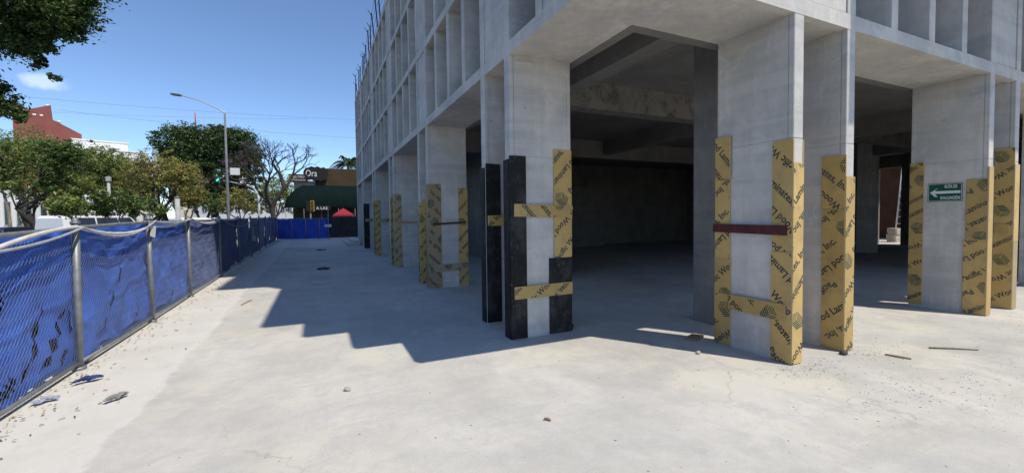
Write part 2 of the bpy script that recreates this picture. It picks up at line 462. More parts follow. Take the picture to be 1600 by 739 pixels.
def column(x0, x1, y0, y1, topz=3.80):
    cx, cy = (x0 + x1) / 2, (y0 + y1) / 2; hx, hy = (x1 - x0) / 2, (y1 - y0) / 2
    mb = MB(); c = .007; e = .062
    for z0, z1 in ((0, 2.457), (2.466, topz)):
        # the narrow ends were cast against separate shutter strips
        if hx > hy:
            mb.box(-hx, -hx + e, -hy, hy, z0, z1, 0, c); mb.box(-hx + e + .004, hx - e - .004, -hy + .003, hy - .003, z0, z1); mb.box(hx - e, hx, -hy, hy, z0, z1, 0, c)
        else:
            mb.box(-hx, hx, -hy, -hy + e, z0, z1, 0, c); mb.box(-hx + .003, hx - .003, -hy + e + .004, hy - e - .004, z0, z1); mb.box(-hx, hx, hy - e, hy, z0, z1, 0, c)
    mb.box(-hx + .009, hx - .009, -hy + .009, hy - .009, 0, topz - .002)
    return mb.build('column', CONC, bld, (cx - AX, cy - BY, 0))


def row_fin(x0, x1, y0, y1, r):
    return bbox('fin', CONC, x0, x1, y0, y1, ZL[r] + BT - .01, ZL[r + 1] + .01, .006)


for y in NEAR + FAR + [YEND - TK]:
    column(AX, AX + DP, y, y + TK)
for x in BN + BF:
    column(x, x + TK, BY, BY + DP)
for r in range(3):
    z0, z1 = ZL[r] + BT, ZL[r + 1]
    # shaded side
    for i, (n_, f_) in enumerate(zip(NEAR, FAR)):
        row_fin(AX, AX + DP, n_, n_ + TK, r); row_fin(AX, AX + DP, f_, f_ + TK, r)
        bbox('panel', CONC, AX + .014, AX + .11, n_ + TK + .016, f_ - .016, z0 + .018, z1 - .016)
        nx = NEAR[i + 1] if i < 4 else YEND - TK
        k = 4 if i < 4 else 3
        for j in range(1, k):
            yy = f_ + (nx - f_) * j / k
            row_fin(AX + .004, AX + DP, yy, yy + TK - .02, r)
    row_fin(AX, AX + DP, YEND - TK, YEND - .01, r)
    row_fin(AX, AX + DP, 4.18, 4.18 + TK - .02, r)
    bbox('panel', CONC, AX + .014, AX + .11, 3.70, 4.16, z0 + .018, z1 - .016)
    # sunlit side
    for i, (n_, f_) in enumerate(zip(BN, BF)):
        row_fin(n_, n_ + TK, BY, BY + DP, r); row_fin(f_, f_ + TK, BY, BY + DP, r)
        bbox('panel', CONC, n_ + TK + .016, f_ - .016, BY + .014, BY + .11, z0 + .018, z1 - .016)
        nx = BN[i + 1] if i < 4 else XEND
        for j in range(1, 4):
            xx = f_ + (nx - f_) * j / 4
            row_fin(xx, xx + TK - .01, BY + .004, BY + DP, r)
    row_fin(3.66, 3.66 + TK, BY + .004, BY + DP, r)
# bands: an edge beam with a drip, and the slab behind it
for r in range(4):
    zb = ZL[r]
    bbox('edge_beam', CONC, AX - .004, AX + .10, BY - .004, YEND, zb - .004, zb + BT, .0)
    bbox('edge_beam', CONC, AX + .10, XEND, BY - .004, BY + .10, zb - .004, zb + BT, .0)
    if r == 0:
        bbox('soffit', CONC, AX + .10, AX + DP, BY + .10, YEND - .01, zb + .012, zb + BT - .004)
        bbox('soffit', CONC, AX + DP, XEND, BY + .10, BY + DP, zb + .012, zb + BT - .004)
    else:
        bbox('floor_plate', CONC, AX + .10, XEND - .01, BY + .10, YEND - .01, zb + .012, zb + BT - .004)
IX, IY = AX + DP, BY + DP
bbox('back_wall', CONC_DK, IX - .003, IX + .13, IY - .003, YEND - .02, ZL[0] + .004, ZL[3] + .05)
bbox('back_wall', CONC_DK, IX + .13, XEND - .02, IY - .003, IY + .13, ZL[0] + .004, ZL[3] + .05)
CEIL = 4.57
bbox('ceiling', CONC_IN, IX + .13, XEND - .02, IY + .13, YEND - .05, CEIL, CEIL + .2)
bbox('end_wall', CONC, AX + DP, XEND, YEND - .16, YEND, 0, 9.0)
# rear side: open bays and a doorway
EX = 27.0
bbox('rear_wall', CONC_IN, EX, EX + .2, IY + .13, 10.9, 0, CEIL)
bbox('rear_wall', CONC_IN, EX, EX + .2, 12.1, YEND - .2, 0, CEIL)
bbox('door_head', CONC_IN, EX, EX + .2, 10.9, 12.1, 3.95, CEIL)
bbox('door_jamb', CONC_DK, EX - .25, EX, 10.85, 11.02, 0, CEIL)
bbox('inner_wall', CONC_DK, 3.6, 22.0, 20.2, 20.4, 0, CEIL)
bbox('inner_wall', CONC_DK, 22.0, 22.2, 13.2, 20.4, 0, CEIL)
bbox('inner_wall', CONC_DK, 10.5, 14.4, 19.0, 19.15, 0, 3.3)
bbox('inner_wall', CONC_DK, 6.0, 6.2, 9.75, YEND - .2, 0, CEIL)  # added just out of view to keep street-side daylight from the hall
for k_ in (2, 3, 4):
    bbox('added_blocking_wall', CONC_DK, BF[k_] + TK + .005, (BN[k_ + 1] if k_ < 4 else XEND) - .005, BY + .6, BY + .75, 0, 3.79)  # walls added to close unseen bays and darken the hall
# structural frame inside
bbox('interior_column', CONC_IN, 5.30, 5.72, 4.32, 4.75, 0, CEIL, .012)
for x, y in ((20.45, 9.40), (5.3, 13.4)):
    bbox('interior_column', CONC, x, x + .6, y, y + .5, 0, CEIL, .012)
STAIN = ply_mat('stained_beam_concrete', (.25, .235, .205), (.34, .32, .28), (.045, .04, .036), 1.0)
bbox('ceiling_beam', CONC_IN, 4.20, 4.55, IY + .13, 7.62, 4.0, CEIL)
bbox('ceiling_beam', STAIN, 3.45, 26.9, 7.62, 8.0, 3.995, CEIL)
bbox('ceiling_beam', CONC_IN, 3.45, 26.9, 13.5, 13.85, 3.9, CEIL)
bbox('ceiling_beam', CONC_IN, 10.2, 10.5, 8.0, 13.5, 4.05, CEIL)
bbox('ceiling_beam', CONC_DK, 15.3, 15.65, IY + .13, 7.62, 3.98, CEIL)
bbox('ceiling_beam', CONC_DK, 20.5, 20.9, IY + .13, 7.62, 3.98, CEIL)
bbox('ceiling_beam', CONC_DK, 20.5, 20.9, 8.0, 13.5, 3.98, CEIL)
# unseen recessed storeys, with a roof plate added to cast the long shade
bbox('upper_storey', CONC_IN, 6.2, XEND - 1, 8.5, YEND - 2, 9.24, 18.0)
bbox('added_shade_plate', CONC, 4.0, XEND, BY, YEND + 2.2, 18.0, 18.25)
bbox('added_shade_plate', CONC, AX, 4.0, 5.5, YEND + 2.2, 18.0, 18.25)
for x, y in ((4.6, 3.4), (12, 3.4), (20, 3.4), (27, 3.4)):
    bbox('roof_column', CONC, x, x + .35, y, y + .35, 9.235, 18.0)
# entrance steps at the far end of the shaded side
for k in range(2):
    bbox('step', CONC, AX - .75 + .35 * k, AX - .002, 27.6 + .0 * k, YEND + 3.5, .15 * k, .15 * (k + 1))
# smear of filler at the head of the corner column
m_fill = mat('white_filler', (.75, .74, .7), .8)
rnd = random.Random(3); mb = MB(); px, pz = 2.41, 3.70
pts = []
for k in range(26):
    pts.append((px + k * .010, NEAR[0] - .002, pz - .006 * (k % 2) + rnd.uniform(-.018, .018) - .004 * (k < 6) * (6 - k) * .5))
mb.tube([Vector(p) - Vector((AX, BY, 0)) for p in pts], .006, 5); mb.build('filler_smear', m_fill, bld)

# barbed wire along the roof edge
bw = tag(empty('barbed_wire_fence', (AX, 16, 9.235)), 'rusty post and barbed wire fence along the roof edge of the concrete building', 'fence')
RUST = mat('rusty_rebar', (.09, .05, .035), .85, var=.4, scale=20)
ys = [10.2 + 1.1 * k + .25 * math.sin(k * 2.3) for k in range(18)]
tops = []
rnd = random.Random(8)
for i, y in enumerate(ys):
    tx, ty = rnd.uniform(-.12, .05), rnd.uniform(-.1, .1)
    h = 1.15 + rnd.uniform(-.1, .15)
    b0 = Vector((.05, y - 16, -.05)); t0 = Vector((.05 + tx, y - 16 + ty, h))
    MB().tube([b0, t0], .026, 6).tube([t0 - Vector((0, 0, .12)), t0 + Vector((-.14, 0, .10))], .014, 5).build('post', RUST, bw); tops.append((b0, t0))
for k in range(4):
    pts = []
    for i in range(len(tops) - 1):
        for s in range(8):
            t = s / 8; a = tops[i][0].lerp(tops[i][1], .25 + .25 * k); b = tops[i + 1][0].lerp(tops[i + 1][1], .25 + .25 * k)
            pts.append(a.lerp(b, t) + Vector((0, 0, -.10 * 4 * t * (1 - t) + rnd.uniform(-.02, .02))))
    MB().tube(pts, .006, 4).build('wire', RUST, bw)

# opaque net added out of view to throw shade on the upper sunlit facade
SCREENM = mat('grey_shade_screen', (.20, .22, .22), .9, var=.2, scale=2)
screen = tag(empty('shade_screen', (6.92, 1.0, 6.33)), 'grey unseen net hung on steel brackets in front of the sunlit facade', 'screen')
mb = MB(); nx_, nz_ = 40, 10
vs = [(20.5 * i / nx_, .04 * math.sin(i * 1.1) * (1 - j / nz_), 5.2 * j / nz_) for j in range(nz_ + 1) for i in range(nx_ + 1)]
fs = [(j * (nx_ + 1) + i, j * (nx_ + 1) + i + 1, (j + 1) * (nx_ + 1) + i + 1, (j + 1) * (nx_ + 1) + i) for j in range(nz_) for i in range(nx_)]
mb.add(vs, fs).build('screen_sheet', SCREENM, screen)
for k in range(6):
    x = .1 + k * 4.0
    MB().tube([(x, BY - 1.0, 2.80), (x, 0, 2.80)], .03, 6).tube([(x, BY - 1.0, .5), (x, 0, 2.80)], .02, 6).build('bracket', GALV, screen)

# ------------------------------------------------------------------ printed plywood boards
def text_tris(s, size=1.0, offset=.0, shear=0.0):
    cu = bpy.data.curves.new('t', 'FONT'); cu.body = s; cu.size = size; cu.offset = offset; cu.resolution_u = 2; cu.shear = shear
    ob = bpy.data.objects.new('t', cu); COL.objects.link(ob)
    bpy.context.view_layer.update()
    me = bpy.data.meshes.new_from_object(ob.evaluated_get(bpy.context.evaluated_depsgraph_get()))
    me.calc_loop_triangles()
    co = np.array([v.co[:2] for v in me.vertices]); tr = np.array([t.vertices[:] for t in me.loop_triangles])
    T = co[tr]
    # make every triangle run the same way round
    ar = (T[:, 1, 0] - T[:, 0, 0]) * (T[:, 2, 1] - T[:, 0, 1]) - (T[:, 2, 0] - T[:, 0, 0]) * (T[:, 1, 1] - T[:, 0, 1])
    T[ar < 0] = T[ar < 0][:, ::-1]
    bpy.data.objects.remove(ob); bpy.data.curves.remove(cu); bpy.data.meshes.remove(me)
    return T


LINE = text_tris('Pacific Wood Laminates, Inc.', .118, .003)
LINE[:, :, 0] *= .92
LW = LINE[:, :, 0].max()


def logo_polys():
    """stacked sheets: a solid end, a striped side and a striped top"""
    q = []
    for k in range(5):
        q.append([(0, .005 + k * .026), (.085, -.045 + k * .026), (.085, -.028 + k * .026), (0, .022 + k * .026)])
    for k in range(5):
        q.append([(.09, -.045 + k * .026), (.165, .0 + k * .026), (.165, .013 + k * .026), (.09, -.032 + k * .026)])
    for k in range(4):
        a = k * .02
        q.append([(.0 + a, .14 + a * .5), (.085 + a, .092 + a * .5), (.094 + a, .097 + a * .5), (.009 + a, .145 + a * .5)])
    return q


LOGO = logo_polys()


def clip(poly, w, h):
    for ax, lim, sg in ((0, -w / 2, 1), (0, w / 2, -1), (1, 0, 1), (1, h, -1)):
        out = []
        for i in range(len(poly)):
            a, b = poly[i - 1], poly[i]; da, db = sg * (a[ax] - lim), sg * (b[ax] - lim)
            if (da >= 0) != (db >= 0):
                t = da / (da - db); out.append((a[0] + (b[0] - a[0]) * t, a[1] + (b[1] - a[1]) * t))
            if db >= 0: out.append(b)
        poly = out
        if len(poly) < 3: return None
    return poly


def print_polys(w, h, ang, phase, flip_alt, spacing=.30, yo=0.0, scale=1.0):
    w2, h2 = w - .004, h - .004
    res = ([], [])
    per = (LW + .34) * scale
    c, s = math.cos(ang), math.sin(ang)
    diag = math.hypot(w, h)
    nl = int(diag / spacing) + 2
    for k in range(-nl, nl + 1):
        ph = phase + k * .77
        for q in range(-3, 4):
            off = (q + (ph % 1.0)) * per
            fl = flip_alt and (k % 2)
            def tr(A):
                X = (A[..., 0] * scale) + off; Y = A[..., 1] * scale + k * spacing + yo
                if fl: X, Y = -(A[..., 0] * scale) + off + LW, -(A[..., 1] * scale) + k * spacing + .09 + yo
                return np.stack([X * c - Y * s, X * s + Y * c + h / 2], -1)
            T = tr(LINE)
            mn = T.min(1); mxx = T.max(1)
            ok = (mxx[:, 0] > -w2 / 2) & (mn[:, 0] < w2 / 2) & (mxx[:, 1] > 0) & (mn[:, 1] < h2)
            for t in T[ok]:
                p = clip([tuple(a) for a in t], w2, h2)
                if p: res[0].append(p)
            G = tr(np.array(LOGO) + np.array([-.24, .0]))
            for j, t in enumerate(G):
                p = clip([tuple(a) for a in t], w2, h2)
                if p: res[1].append(p)
    return res


ORD = ['first', 'second', 'third', 'fourth', 'fifth', 'sixth', 'seventh', 'eighth', 'ninth', 'tenth']
BOARD_GROUP = 'plywood boards guarding the column fins'
brnd = random.Random(21)


def board(face, at, u0, u1, z0, z1, label, kind='ply', ang=None, phase=None, flip=True, off=0.0, tilt=0.0, th=.018, cat='board',
          name='plywood_board', chip=None, spacing=.235):
    """face 'S'/'F' on the street side (S looks -Y, F looks -X), 's'/'f' on the sunlit side (s looks -X, f looks -Y).
    at = plane coordinate; u0,u1 = world coordinate along the face."""
    w_, h_ = abs(u1 - u0), z1 - z0; uc = (u0 + u1) / 2
    if face in 'Sf': loc = (uc, at - .001 - off, z0); rz = 0.0
    else: loc = (at - .001 - off, uc, z0); rz = -math.pi / 2
    m = {'ply': PLY, 'old': PLY_OLD, 'black': PLY_BLK, 'maroon': MAROON, 'bar': DARKBAR}[kind]
    o = empty(name, loc); o.rotation_euler = (0, 0, rz)
    o.matrix_world = Matrix.Translation(loc) @ Matrix.Rotation(rz, 4, 'Z') @ Matrix.Rotation(tilt, 4, 'Y')
    bpy.data.objects.remove(o)
    mb = MB(); hw = w_ / 2; c = .0
    # outline with a slightly uneven top and an optional broken corner
    j = [brnd.uniform(-.006, .006) for _ in range(6)]
    out = [(-hw, 0), (hw, 0), (hw + j[0] * .4, h_ * .5), (hw, h_ + j[1])]
    if chip: out += [(-hw + chip[0], h_ + j[2]), (-hw, h_ - chip[1])]
    else: out += [(-hw, h_ + j[3])]
    n = len(out)
    e = .0025
    fr = [(x * (1 - e / max(hw, .01)), -th, z) for x, z in out]; md = [(x, -th + e, z) for x, z in out]; bk = [(x, 0, z) for x, z in out]
    fs = [tuple(range(n)), tuple(2 * n + i for i in reversed(range(n)))]
    mb.add(fr + md + bk, [])
    mb.f += [fs[0], fs[1]]; mb.mi += [0, 0]; mb.sm += [False, False]
    for i in range(n):
        q = (i + 1) % n
        mb.f += [(i, n + i, n + q, q), (n + i, 2 * n + i, 2 * n + q, n + q)]; mb.mi += [0, 1 if kind in ('ply', 'old') else 0]; mb.sm += [False, False]
    o = mb.build(name, [m, EDGE]); o.matrix_world = Matrix.Translation(loc) @ Matrix.Rotation(rz, 4, 'Z') @ Matrix.Rotation(tilt, 4, 'Y')
    tag(o, label, cat, BOARD_GROUP if cat == 'board' else None)
    if kind in ('ply', 'old') and ang is not None:
        a, b = print_polys(w_, h_ - (chip[1] if chip else .008), R(ang), brnd.random() if phase is None else phase, flip, spacing)
        pm = MB()
        for idx, polys in ((0, a), (1, b)):
            for p in polys: pm.add([(x, -th - .0008, z) for x, z in p], [tuple(range(len(p)))], idx)
        if pm.f: pm.build('printed_lettering', [INK, INK_G], o)['kind'] = 'stuff'
    return o


# --- street (shaded) side, counted from the building corner
y = NEAR[0]; A = AX
board('S', y, A - .018, A + .225, .01, 2.46, 'black scuffed plywood upright on the broad side of first fin from corner, shaded street side', 'black')
board('F', A, y + .02, y + TK + .03, .01, 2.42, 'black plywood strip on the narrow end of first fin from corner, shaded street side', 'black')
board('S', y, A + .655, A + .945, 1.075, 2.58, 'clean yellow printed plywood upright above the black board on first fin, shaded side', 'ply', 47, .12, off=.0, spacing=.24)
board('S', y, A + .575, A + .938, .012, 1.07, 'short plain black board under the yellow upright on first fin, shaded side', 'black')
board('S', y, A + .035, A + .945, 1.645, 1.815, 'yellow printed crosspiece at chest height across the black upright of first fin', 'ply', -45, .4, off=.02, tilt=.022)
board('S', y, A + .03, A + .938, .55, .715, 'yellow printed crosspiece at shin height across both black boards of first fin', 'ply', 40, .75, off=.02, tilt=-.004)
y = FAR[0]
board('S', y, A - .0, A + .24, .03, 2.46, 'black board with broken top corner on second fin from corner, shaded street side', 'black', chip=(.01, .01))
board('F', A, y + .02, y + TK + .02, .03, 2.40, 'black strip on the narrow end of second fin from corner, shaded street side', 'black')
board('S', y, A + .02, A + .30, 1.52, 1.68, 'small yellow offcut nailed across the black board of second fin, shaded side', 'ply', 40, .3, off=.02)
y = NEAR[1]
board('S', y, A - .015, A + .30, .01, 2.44, 'mud-stained faded plywood upright on third fin from corner, shaded street side', 'old', -42, .2, spacing=.22)
board('F', A, y + .01, y + TK, .01, 2.44, 'faded plywood strip on the narrow end of third fin, shaded street side', 'old', 45, .6)
board('S', y, A + .725, A + .955, .02, 2.36, 'yellow printed upright beside the dark opening on third fin, shaded side', 'ply', 48, .5)
board('S', y, A + .02, A + .945, .40, .56, 'dull yellow crosspiece near the floor on third fin, shaded side', 'old', 35, .1, off=.02, tilt=-.05)
board('S', y, A + .10, A + .89, 1.50, 1.545, 'thin dark steel bar across the boards of third fin, shaded side', 'bar', off=.022, tilt=-.05, th=.03, cat='bar', name='steel_bar')
y = FAR[1]
board('S', y, A - .02, A + .25, .01, 2.12, 'yellow upright with cut corner on fourth fin from corner, shaded street side', 'ply', 45, .8, chip=(.12, .15))
board('F', A, y + .01, y + TK, .01, 2.05, 'plywood strip on the narrow end of fourth fin, shaded street side', 'old', 45, .35)
y = NEAR[2]
board('S', y, A - .0, A + .235, .01, 2.48, 'brown faded upright on fifth fin from corner, shaded street side', 'old', 45, .3)
board('F', A, y + .01, y + TK, .01, 2.46, 'pale weathered strip on the narrow end of fifth fin, shaded street side', 'old', 45, .9)
board('S', y, A + .06, A + .90, 1.48, 1.545, 'thin brown batten across the side of fifth fin, shaded side', 'old', off=.02, tilt=.01)
y = FAR[2]
board('S', y, A - .0, A + .16, .01, 2.40, 'narrow yellow upright on sixth fin from corner, shaded street side', 'ply', 45, .7)
y = NEAR[3]
board('S', y, A - .03, A + .20, .01, 2.48, 'yellow upright with crosspiece on seventh fin from corner, shaded street side', 'ply', 45, .2)
board('S', y, A + .21, A + .90, 1.50, 1.66, 'yellow crosspiece at chest height on seventh fin, shaded side', 'old', 45, .5)
y = FAR[3]
board('S', y, A - .0, A + .20, .01, 2.45, 'yellow upright on eighth fin from corner, shaded street side', 'old', 45, .55)
y = NEAR[4]
board('S', y, A - .02, A + .28, .01, 2.50, 'plain black upright on ninth fin from corner, far end of shaded side', 'black')
board('S', y, A + .05, A + .75, 1.50, 1.66, 'short brown crosspiece over the black upright of ninth fin', 'old', 45, .4, off=.02)

# --- sunlit side, counted from the building corner
x = BN[0]; B = BY
board('s', x, B + .945, B + .735, 2.085, 2.61, 'short yellow printed offcut topmost on inner edge of first fin, sunlit side', 'ply', -52, .56, off=.019)
board('s', x, B + .96, B + .75, 1.10, 2.08, 'yellow printed upright between offcut and red bar, inner edge of first fin, sunlit side', 'ply', 42, .30)
board('s', x, B + .965, B + .742, .655, 1.095, 'short yellow board above the low crosspiece, inner edge of first fin, sunlit side', 'ply', 42, .81)
board('s', x, B + .968, B + .738, .012, .65, 'lowest yellow board standing on the slab, inner edge of first fin, sunlit side', 'ply', 42, .18)
board('s', x, B + .215, B - .012, 1.235, 2.45, 'upper yellow board behind the red bar, outer edge of first fin, sunlit side', 'ply', -45, .42)
board('s', x, B + .225, B - .012, .012, 1.23, 'lower yellow board behind the low crosspiece, outer edge of first fin, sunlit side', 'ply', -45, .70)
board('s', x, B + .755, B + .055, .475, .655, 'low yellow printed crosspiece joining both edges of first fin, sunlit side', 'ply', -38, .2, off=.02, tilt=.012)
board('s', x, B + .968, B + .045, 1.42, 1.525, 'dark maroon painted timber bar across first fin, sunlit side', 'maroon', off=.02, tilt=.018, th=.03, cat='bar', name='timber_bar')
board('f', B, x - .02, x + TK - .005, .012, 2.195, 'sunlit yellow printed strip on the narrow end of first fin, sunlit side', 'ply', 48, .35)
y0 = BY
o = board('f', B + .20, x + TK + .003, x + TK + .021, .012, 2.45, 'plywood upright seen edge-on behind first fin, sunlit side', 'ply', th=.20)
x = BF[0]
board('s', x, B + .245, B - .012, 1.70, 2.33, 'top yellow printed board of three stacked on second fin, sunlit side', 'ply', -42, .33)
board('s', x, B + .240, B - .012, .835, 1.695, 'middle yellow printed board of three stacked on second fin, sunlit side', 'ply', 42, .25)
board('s', x, B + .236, B - .012, .012, .83, 'bottom yellow printed board of three stacked on second fin, sunlit side', 'ply', 40, .62)
board('f', B, x - .02, x + TK, .012, 2.07, 'sunlit yellow printed strip on the narrow end of second fin, sunlit side', 'ply', 50, .1)
board('f', B + .2, x + TK + .003, x + TK + .021, .012, 1.95, 'plywood upright seen edge-on behind second fin, sunlit side', 'ply', th=.20)
x = BN[1]
board('s', x, B + .95, B + .76, .05, 2.50, 'tall yellow printed upright left of the green evacuation sign, third fin, sunlit side', 'ply', 33, .15)
board('s', x, B + .235, B - .012, 1.205, 2.16, 'upper brown printed board beside the green evacuation sign, third fin, sunlit side', 'ply', 33, .52)
board('s', x, B + .255, B - .012, .012, 1.20, 'lower brown printed board beneath its twin on third fin, sunlit side', 'ply', 33, .90)
board('f', B, x - .02, x + TK - .02, .012, 2.34, 'pale sunlit strip on the narrow end of third fin, sunlit side', 'ply')
x = BF[1]
board('s', x, B + .215, B - .012, .012, 2.69, 'tall brown printed upright on fourth fin, taller than its neighbours, sunlit side', 'ply', 36, .44)
board('s', x, B + .20, B + .03, 1.28, 1.43, 'small plain patch nailed over the tall upright of fourth fin, sunlit side', 'ply', off=.02)
board('f', B, x - .02, x + TK + .01, 1.14, 2.42, 'pale sunlit strip, clean upper half on narrow end of fourth fin, sunlit side', 'ply')
board('f', B, x - .015, x + TK + .005, .012, 1.13, 'greyed weathered strip, lower half on narrow end of fourth fin, sunlit side', 'old')

# ------------------------------------------------------------------ evacuation sign
SGREEN = mat('green_sign_sheet', (.006, .075, .048), .45, var=.08, scale=6)
SWHITE = mat('white_sign_print', (.72, .74, .72), .5)
sg = empty('evacuation_sign', (BN[1] - .002, BY + .495, 1.815), -math.pi / 2)
tag(sg, 'green evacuation route sign with white arrow on the concrete column side', 'sign')
SW, SH = .425, .305
MB().box(-SW / 2, SW / 2, -.004, 0, 0, SH).build('plate', SGREEN, sg)
mb = MB(); t = .009; q = -.0052
for (x0, x1, z0, z1) in ((-SW / 2 + .008, SW / 2 - .008, .008, .008 + .006), (-SW / 2 + .008, SW / 2 - .008, SH - .014, SH - .008),
                         (-SW / 2 + .008, -SW / 2 + .014, .014, SH - .014), (SW / 2 - .014, SW / 2 - .008, .014, SH - .014)):
    mb.add([(x0, q, z0), (x1, q, z0), (x1, q, z1), (x0, q, z1)], [(0, 1, 2, 3)])
mb.build('border', SWHITE, sg)
az = .155
MB().add([(-.185, q, az), (-.12, q, az + .072), (-.085, q, az + .072), (-.125, q, az + .022), (.19, q, az + .022), (.19, q, az - .022),
          (-.125, q, az - .022), (-.085, q, az - .072), (-.12, q, az - .072)], [(0, 8, 7, 6, 3, 2), (3, 6, 5, 4)]).build('arrow', SWHITE, sg)


def put_text(s, size, x0, z0, wid, m, parent, name='lettering', yq=-.0055, off=.0, sx=None, plane='xz'):
    T = text_tris(s, size, off)
    wmax = T[:, :, 0].max() - T[:, :, 0].min(); k = (wid / wmax) if wid else 1
    mb = MB()
    for t3 in T:
        mb.add([(x0 + (a[0] - T[:, :, 0].min()) * k, yq, z0 + a[1]) for a in t3], [(0, 1, 2)])
    return mb.build(name, m, parent)


put_text('RUTA DE', .072, .0, SH - .082, .15, SWHITE, sg, off=.002)
put_text('EVACUACIÓN', .070, -.05, .038, .235, SWHITE, sg, off=.002)

# ------------------------------------------------------------------ the site fence
fence = tag(empty('construction_fence', (fence_x(1.6), 1.6, 0)), 'long galvanised chain-link site fence covered in blue tarpaulin along the street', 'fence')
FO = Vector((fence_x(1.6), 1.6, 0))
PY = [1.4, 3.85, 6.27, 8.72, 11.2, 14.7, 18.4, 22.0, 25.5, 29.0, 32.4, 35.7, 39.0]


def ftop(y): return 1.545 + .075 * min(1, max(0, (y - 4.5) / 3.0)) + .25 * max(0, (y - 6)) / 33


rnd = random.Random(11)
for i, y in enumerate(PY):
    x = fence_x(y); h = ftop(y) + .06
    lean = rnd.uniform(-.02, .02)
    r_ = .036 if y < 16 else .034
    b0 = Vector((x, y, 0)) - FO; t0 = Vector((x + lean, y + lean, h)) - FO
    mb = MB().tube([b0, t0], r_, 10)
    mb.tube([b0 + Vector((0, 0, .0)), b0 + Vector((0, 0, .035))], .062, 10)
    mb.build('post', GALV, fence)
    MB().tube([t0 - Vector((0, 0, .02)), t0 + Vector((0, 0, .012))], r_ + .008, 10).sphere(t0 + Vector((0, 0, .02)), r_ * .95, 8, 6, sz=.9).build('post_cap', GALV, fence)


def pos_on(y, z, dx=0.0):
    return Vector((fence_x(y) + dx, y, z)) - FO


for i in range(len(PY) - 1):
    y0, y1 = PY[i], PY[i + 1]
    sag = .012
    MB().tube([pos_on(y0 + (y1 - y0) * k / 6, ftop(y0 + (y1 - y0) * k / 6) - sag * math.sin(math.pi * k / 6)) for k in range(7)], .023, 8).build('top_rail', GALV, fence)
    MB().tube([pos_on(y0, .075, .0), pos_on((y0 + y1) / 2, .06), pos_on(y1, .075, .0)], .021, 8).build('bottom_rail', GALV, fence)

SLITS = {1: [(1.50, .18, 1.95, .78, .030), (1.84, .18, 2.32, .70, .034), (1.62, .35, 1.80, .62, .018), (1.14, .86, 1.36, 1.06, .035), (1.28, .16, 1.40, .34, .045), (.9, .2, 1.2, .8, .02), (2.2, .14, 2.3, .3, .03)],
         2: [(.74, .14, 1.58, 1.22, .014), (.1, .12, .22, .3, .02), (1.9, .14, 1.98, .4, .014)],
         3: [(.0, .74, .36, 1.2, .024), (1.3, .15, 1.36, .35, .03), (1.15, .12, 1.2, .25, .02)]}


def hashn(a, b, c):
    return math.sin(a * 12.9898 + b * 78.233 + c * 37.719)


def build_tarp(i):
    y0, y1 = PY[i] - .03, PY[i + 1] + .03; L = y1 - y0
    res = .02 if 1 <= i <= 3 else (.032 if i == 4 else .08)
    ny, nz = max(8, int(L / res)), int(1.5 / (res if i <= 4 else .1))
    vs = []; keep = {}
    for j in range(nz + 1):
        for k in range(ny + 1):
            s = k / ny; t = j / nz; y = y0 + L * s; zt = ftop(y) - .012 - (.014 * math.sin(math.pi * s) + .008 * math.sin(9 * s + i)) * (1 if i <= 4 else .5)
            zb = .10 + .03 * math.sin(5 * s + 2 * i) + .03 * math.sin(17 * s + i)
            z = zb + (zt - zb) * t
            ww = .016 * math.sin(7 * s + 9 * t * (1 if i % 2 else -1) + i) + .012 * math.sin(23 * s - 6 * t + 2 * i) + .010 * math.sin(3.1 * t * 6 + 4 * s + i)
            ww += .012 * math.sin(31 * s + 24 * t) * math.sin(3 * t + i)
            ww += .035 * max(0, t - .78) / .22 * math.sin(6.3 * s + i)
            # sharp plastic creases
            for (ca, cb, cc, am) in ((1.0, 1.6, .55, .02), (-1.2, 1.0, -.1, .018), (2.2, 1.0, 1.3, .015), (.4, -1.5, -.4, .02)):
                dd = abs(ca * s + cb * t - cc + .05 * math.sin(7 * t + i)); ww += am * max(0, 1 - dd / .06)
            # lies behind the wires, never in front of them
            dx = -.052 + max(-.05, min(.026, ww))
            vs.append(tuple(pos_on(y, z, dx)))
    fs = []
    for j in range(nz):
        for k in range(ny):
            yc = (k + .5) / ny * L; zc = .12 + (j + .5) / nz * 1.42; cut = False
            for (a0, b0, a1, b1, wd) in SLITS.get(i, []):
                dx, dz = a1 - a0, b1 - b0; tt = max(0, min(1, ((yc - a0) * dx + (zc - b0) * dz) / (dx * dx + dz * dz)))
                wob = wd * (1.2 + .9 * math.sin(tt * 23 + a0 * 40)) * (1 - abs(2 * tt - 1) ** 3 * .7)
                if math.hypot(yc - a0 - dx * tt + .012 * math.sin(tt * 17), zc - b0 - dz * tt) < wob: cut = True
            if not cut:
                a = j * (ny + 1) + k; fs.append((a, a + 1, a + ny + 2, a + ny + 1))
    if i <= 4:
        MB().add([tuple(pos_on(yy, zz, -.16)) for yy, zz in ((y0, .06), (y1, .06), (y1, ftop(y1) - .12), (y0, ftop(y0) - .12))], [(0, 1, 2, 3)]).build('added_dark_backing', MESHD, fence)  # dark sheet added behind so the slits look unlit
    o = MB().add(vs, fs, 0, True).build('tarpaulin', TARP if i < 4 else (TARP_W if i == 4 else TARP_N), fence)
    if i == 4: o['label'] = 'faded violet-blue tarpaulin'
    elif i > 4: o['label'] = 'blue tarpaulin darkened to navy for shade'


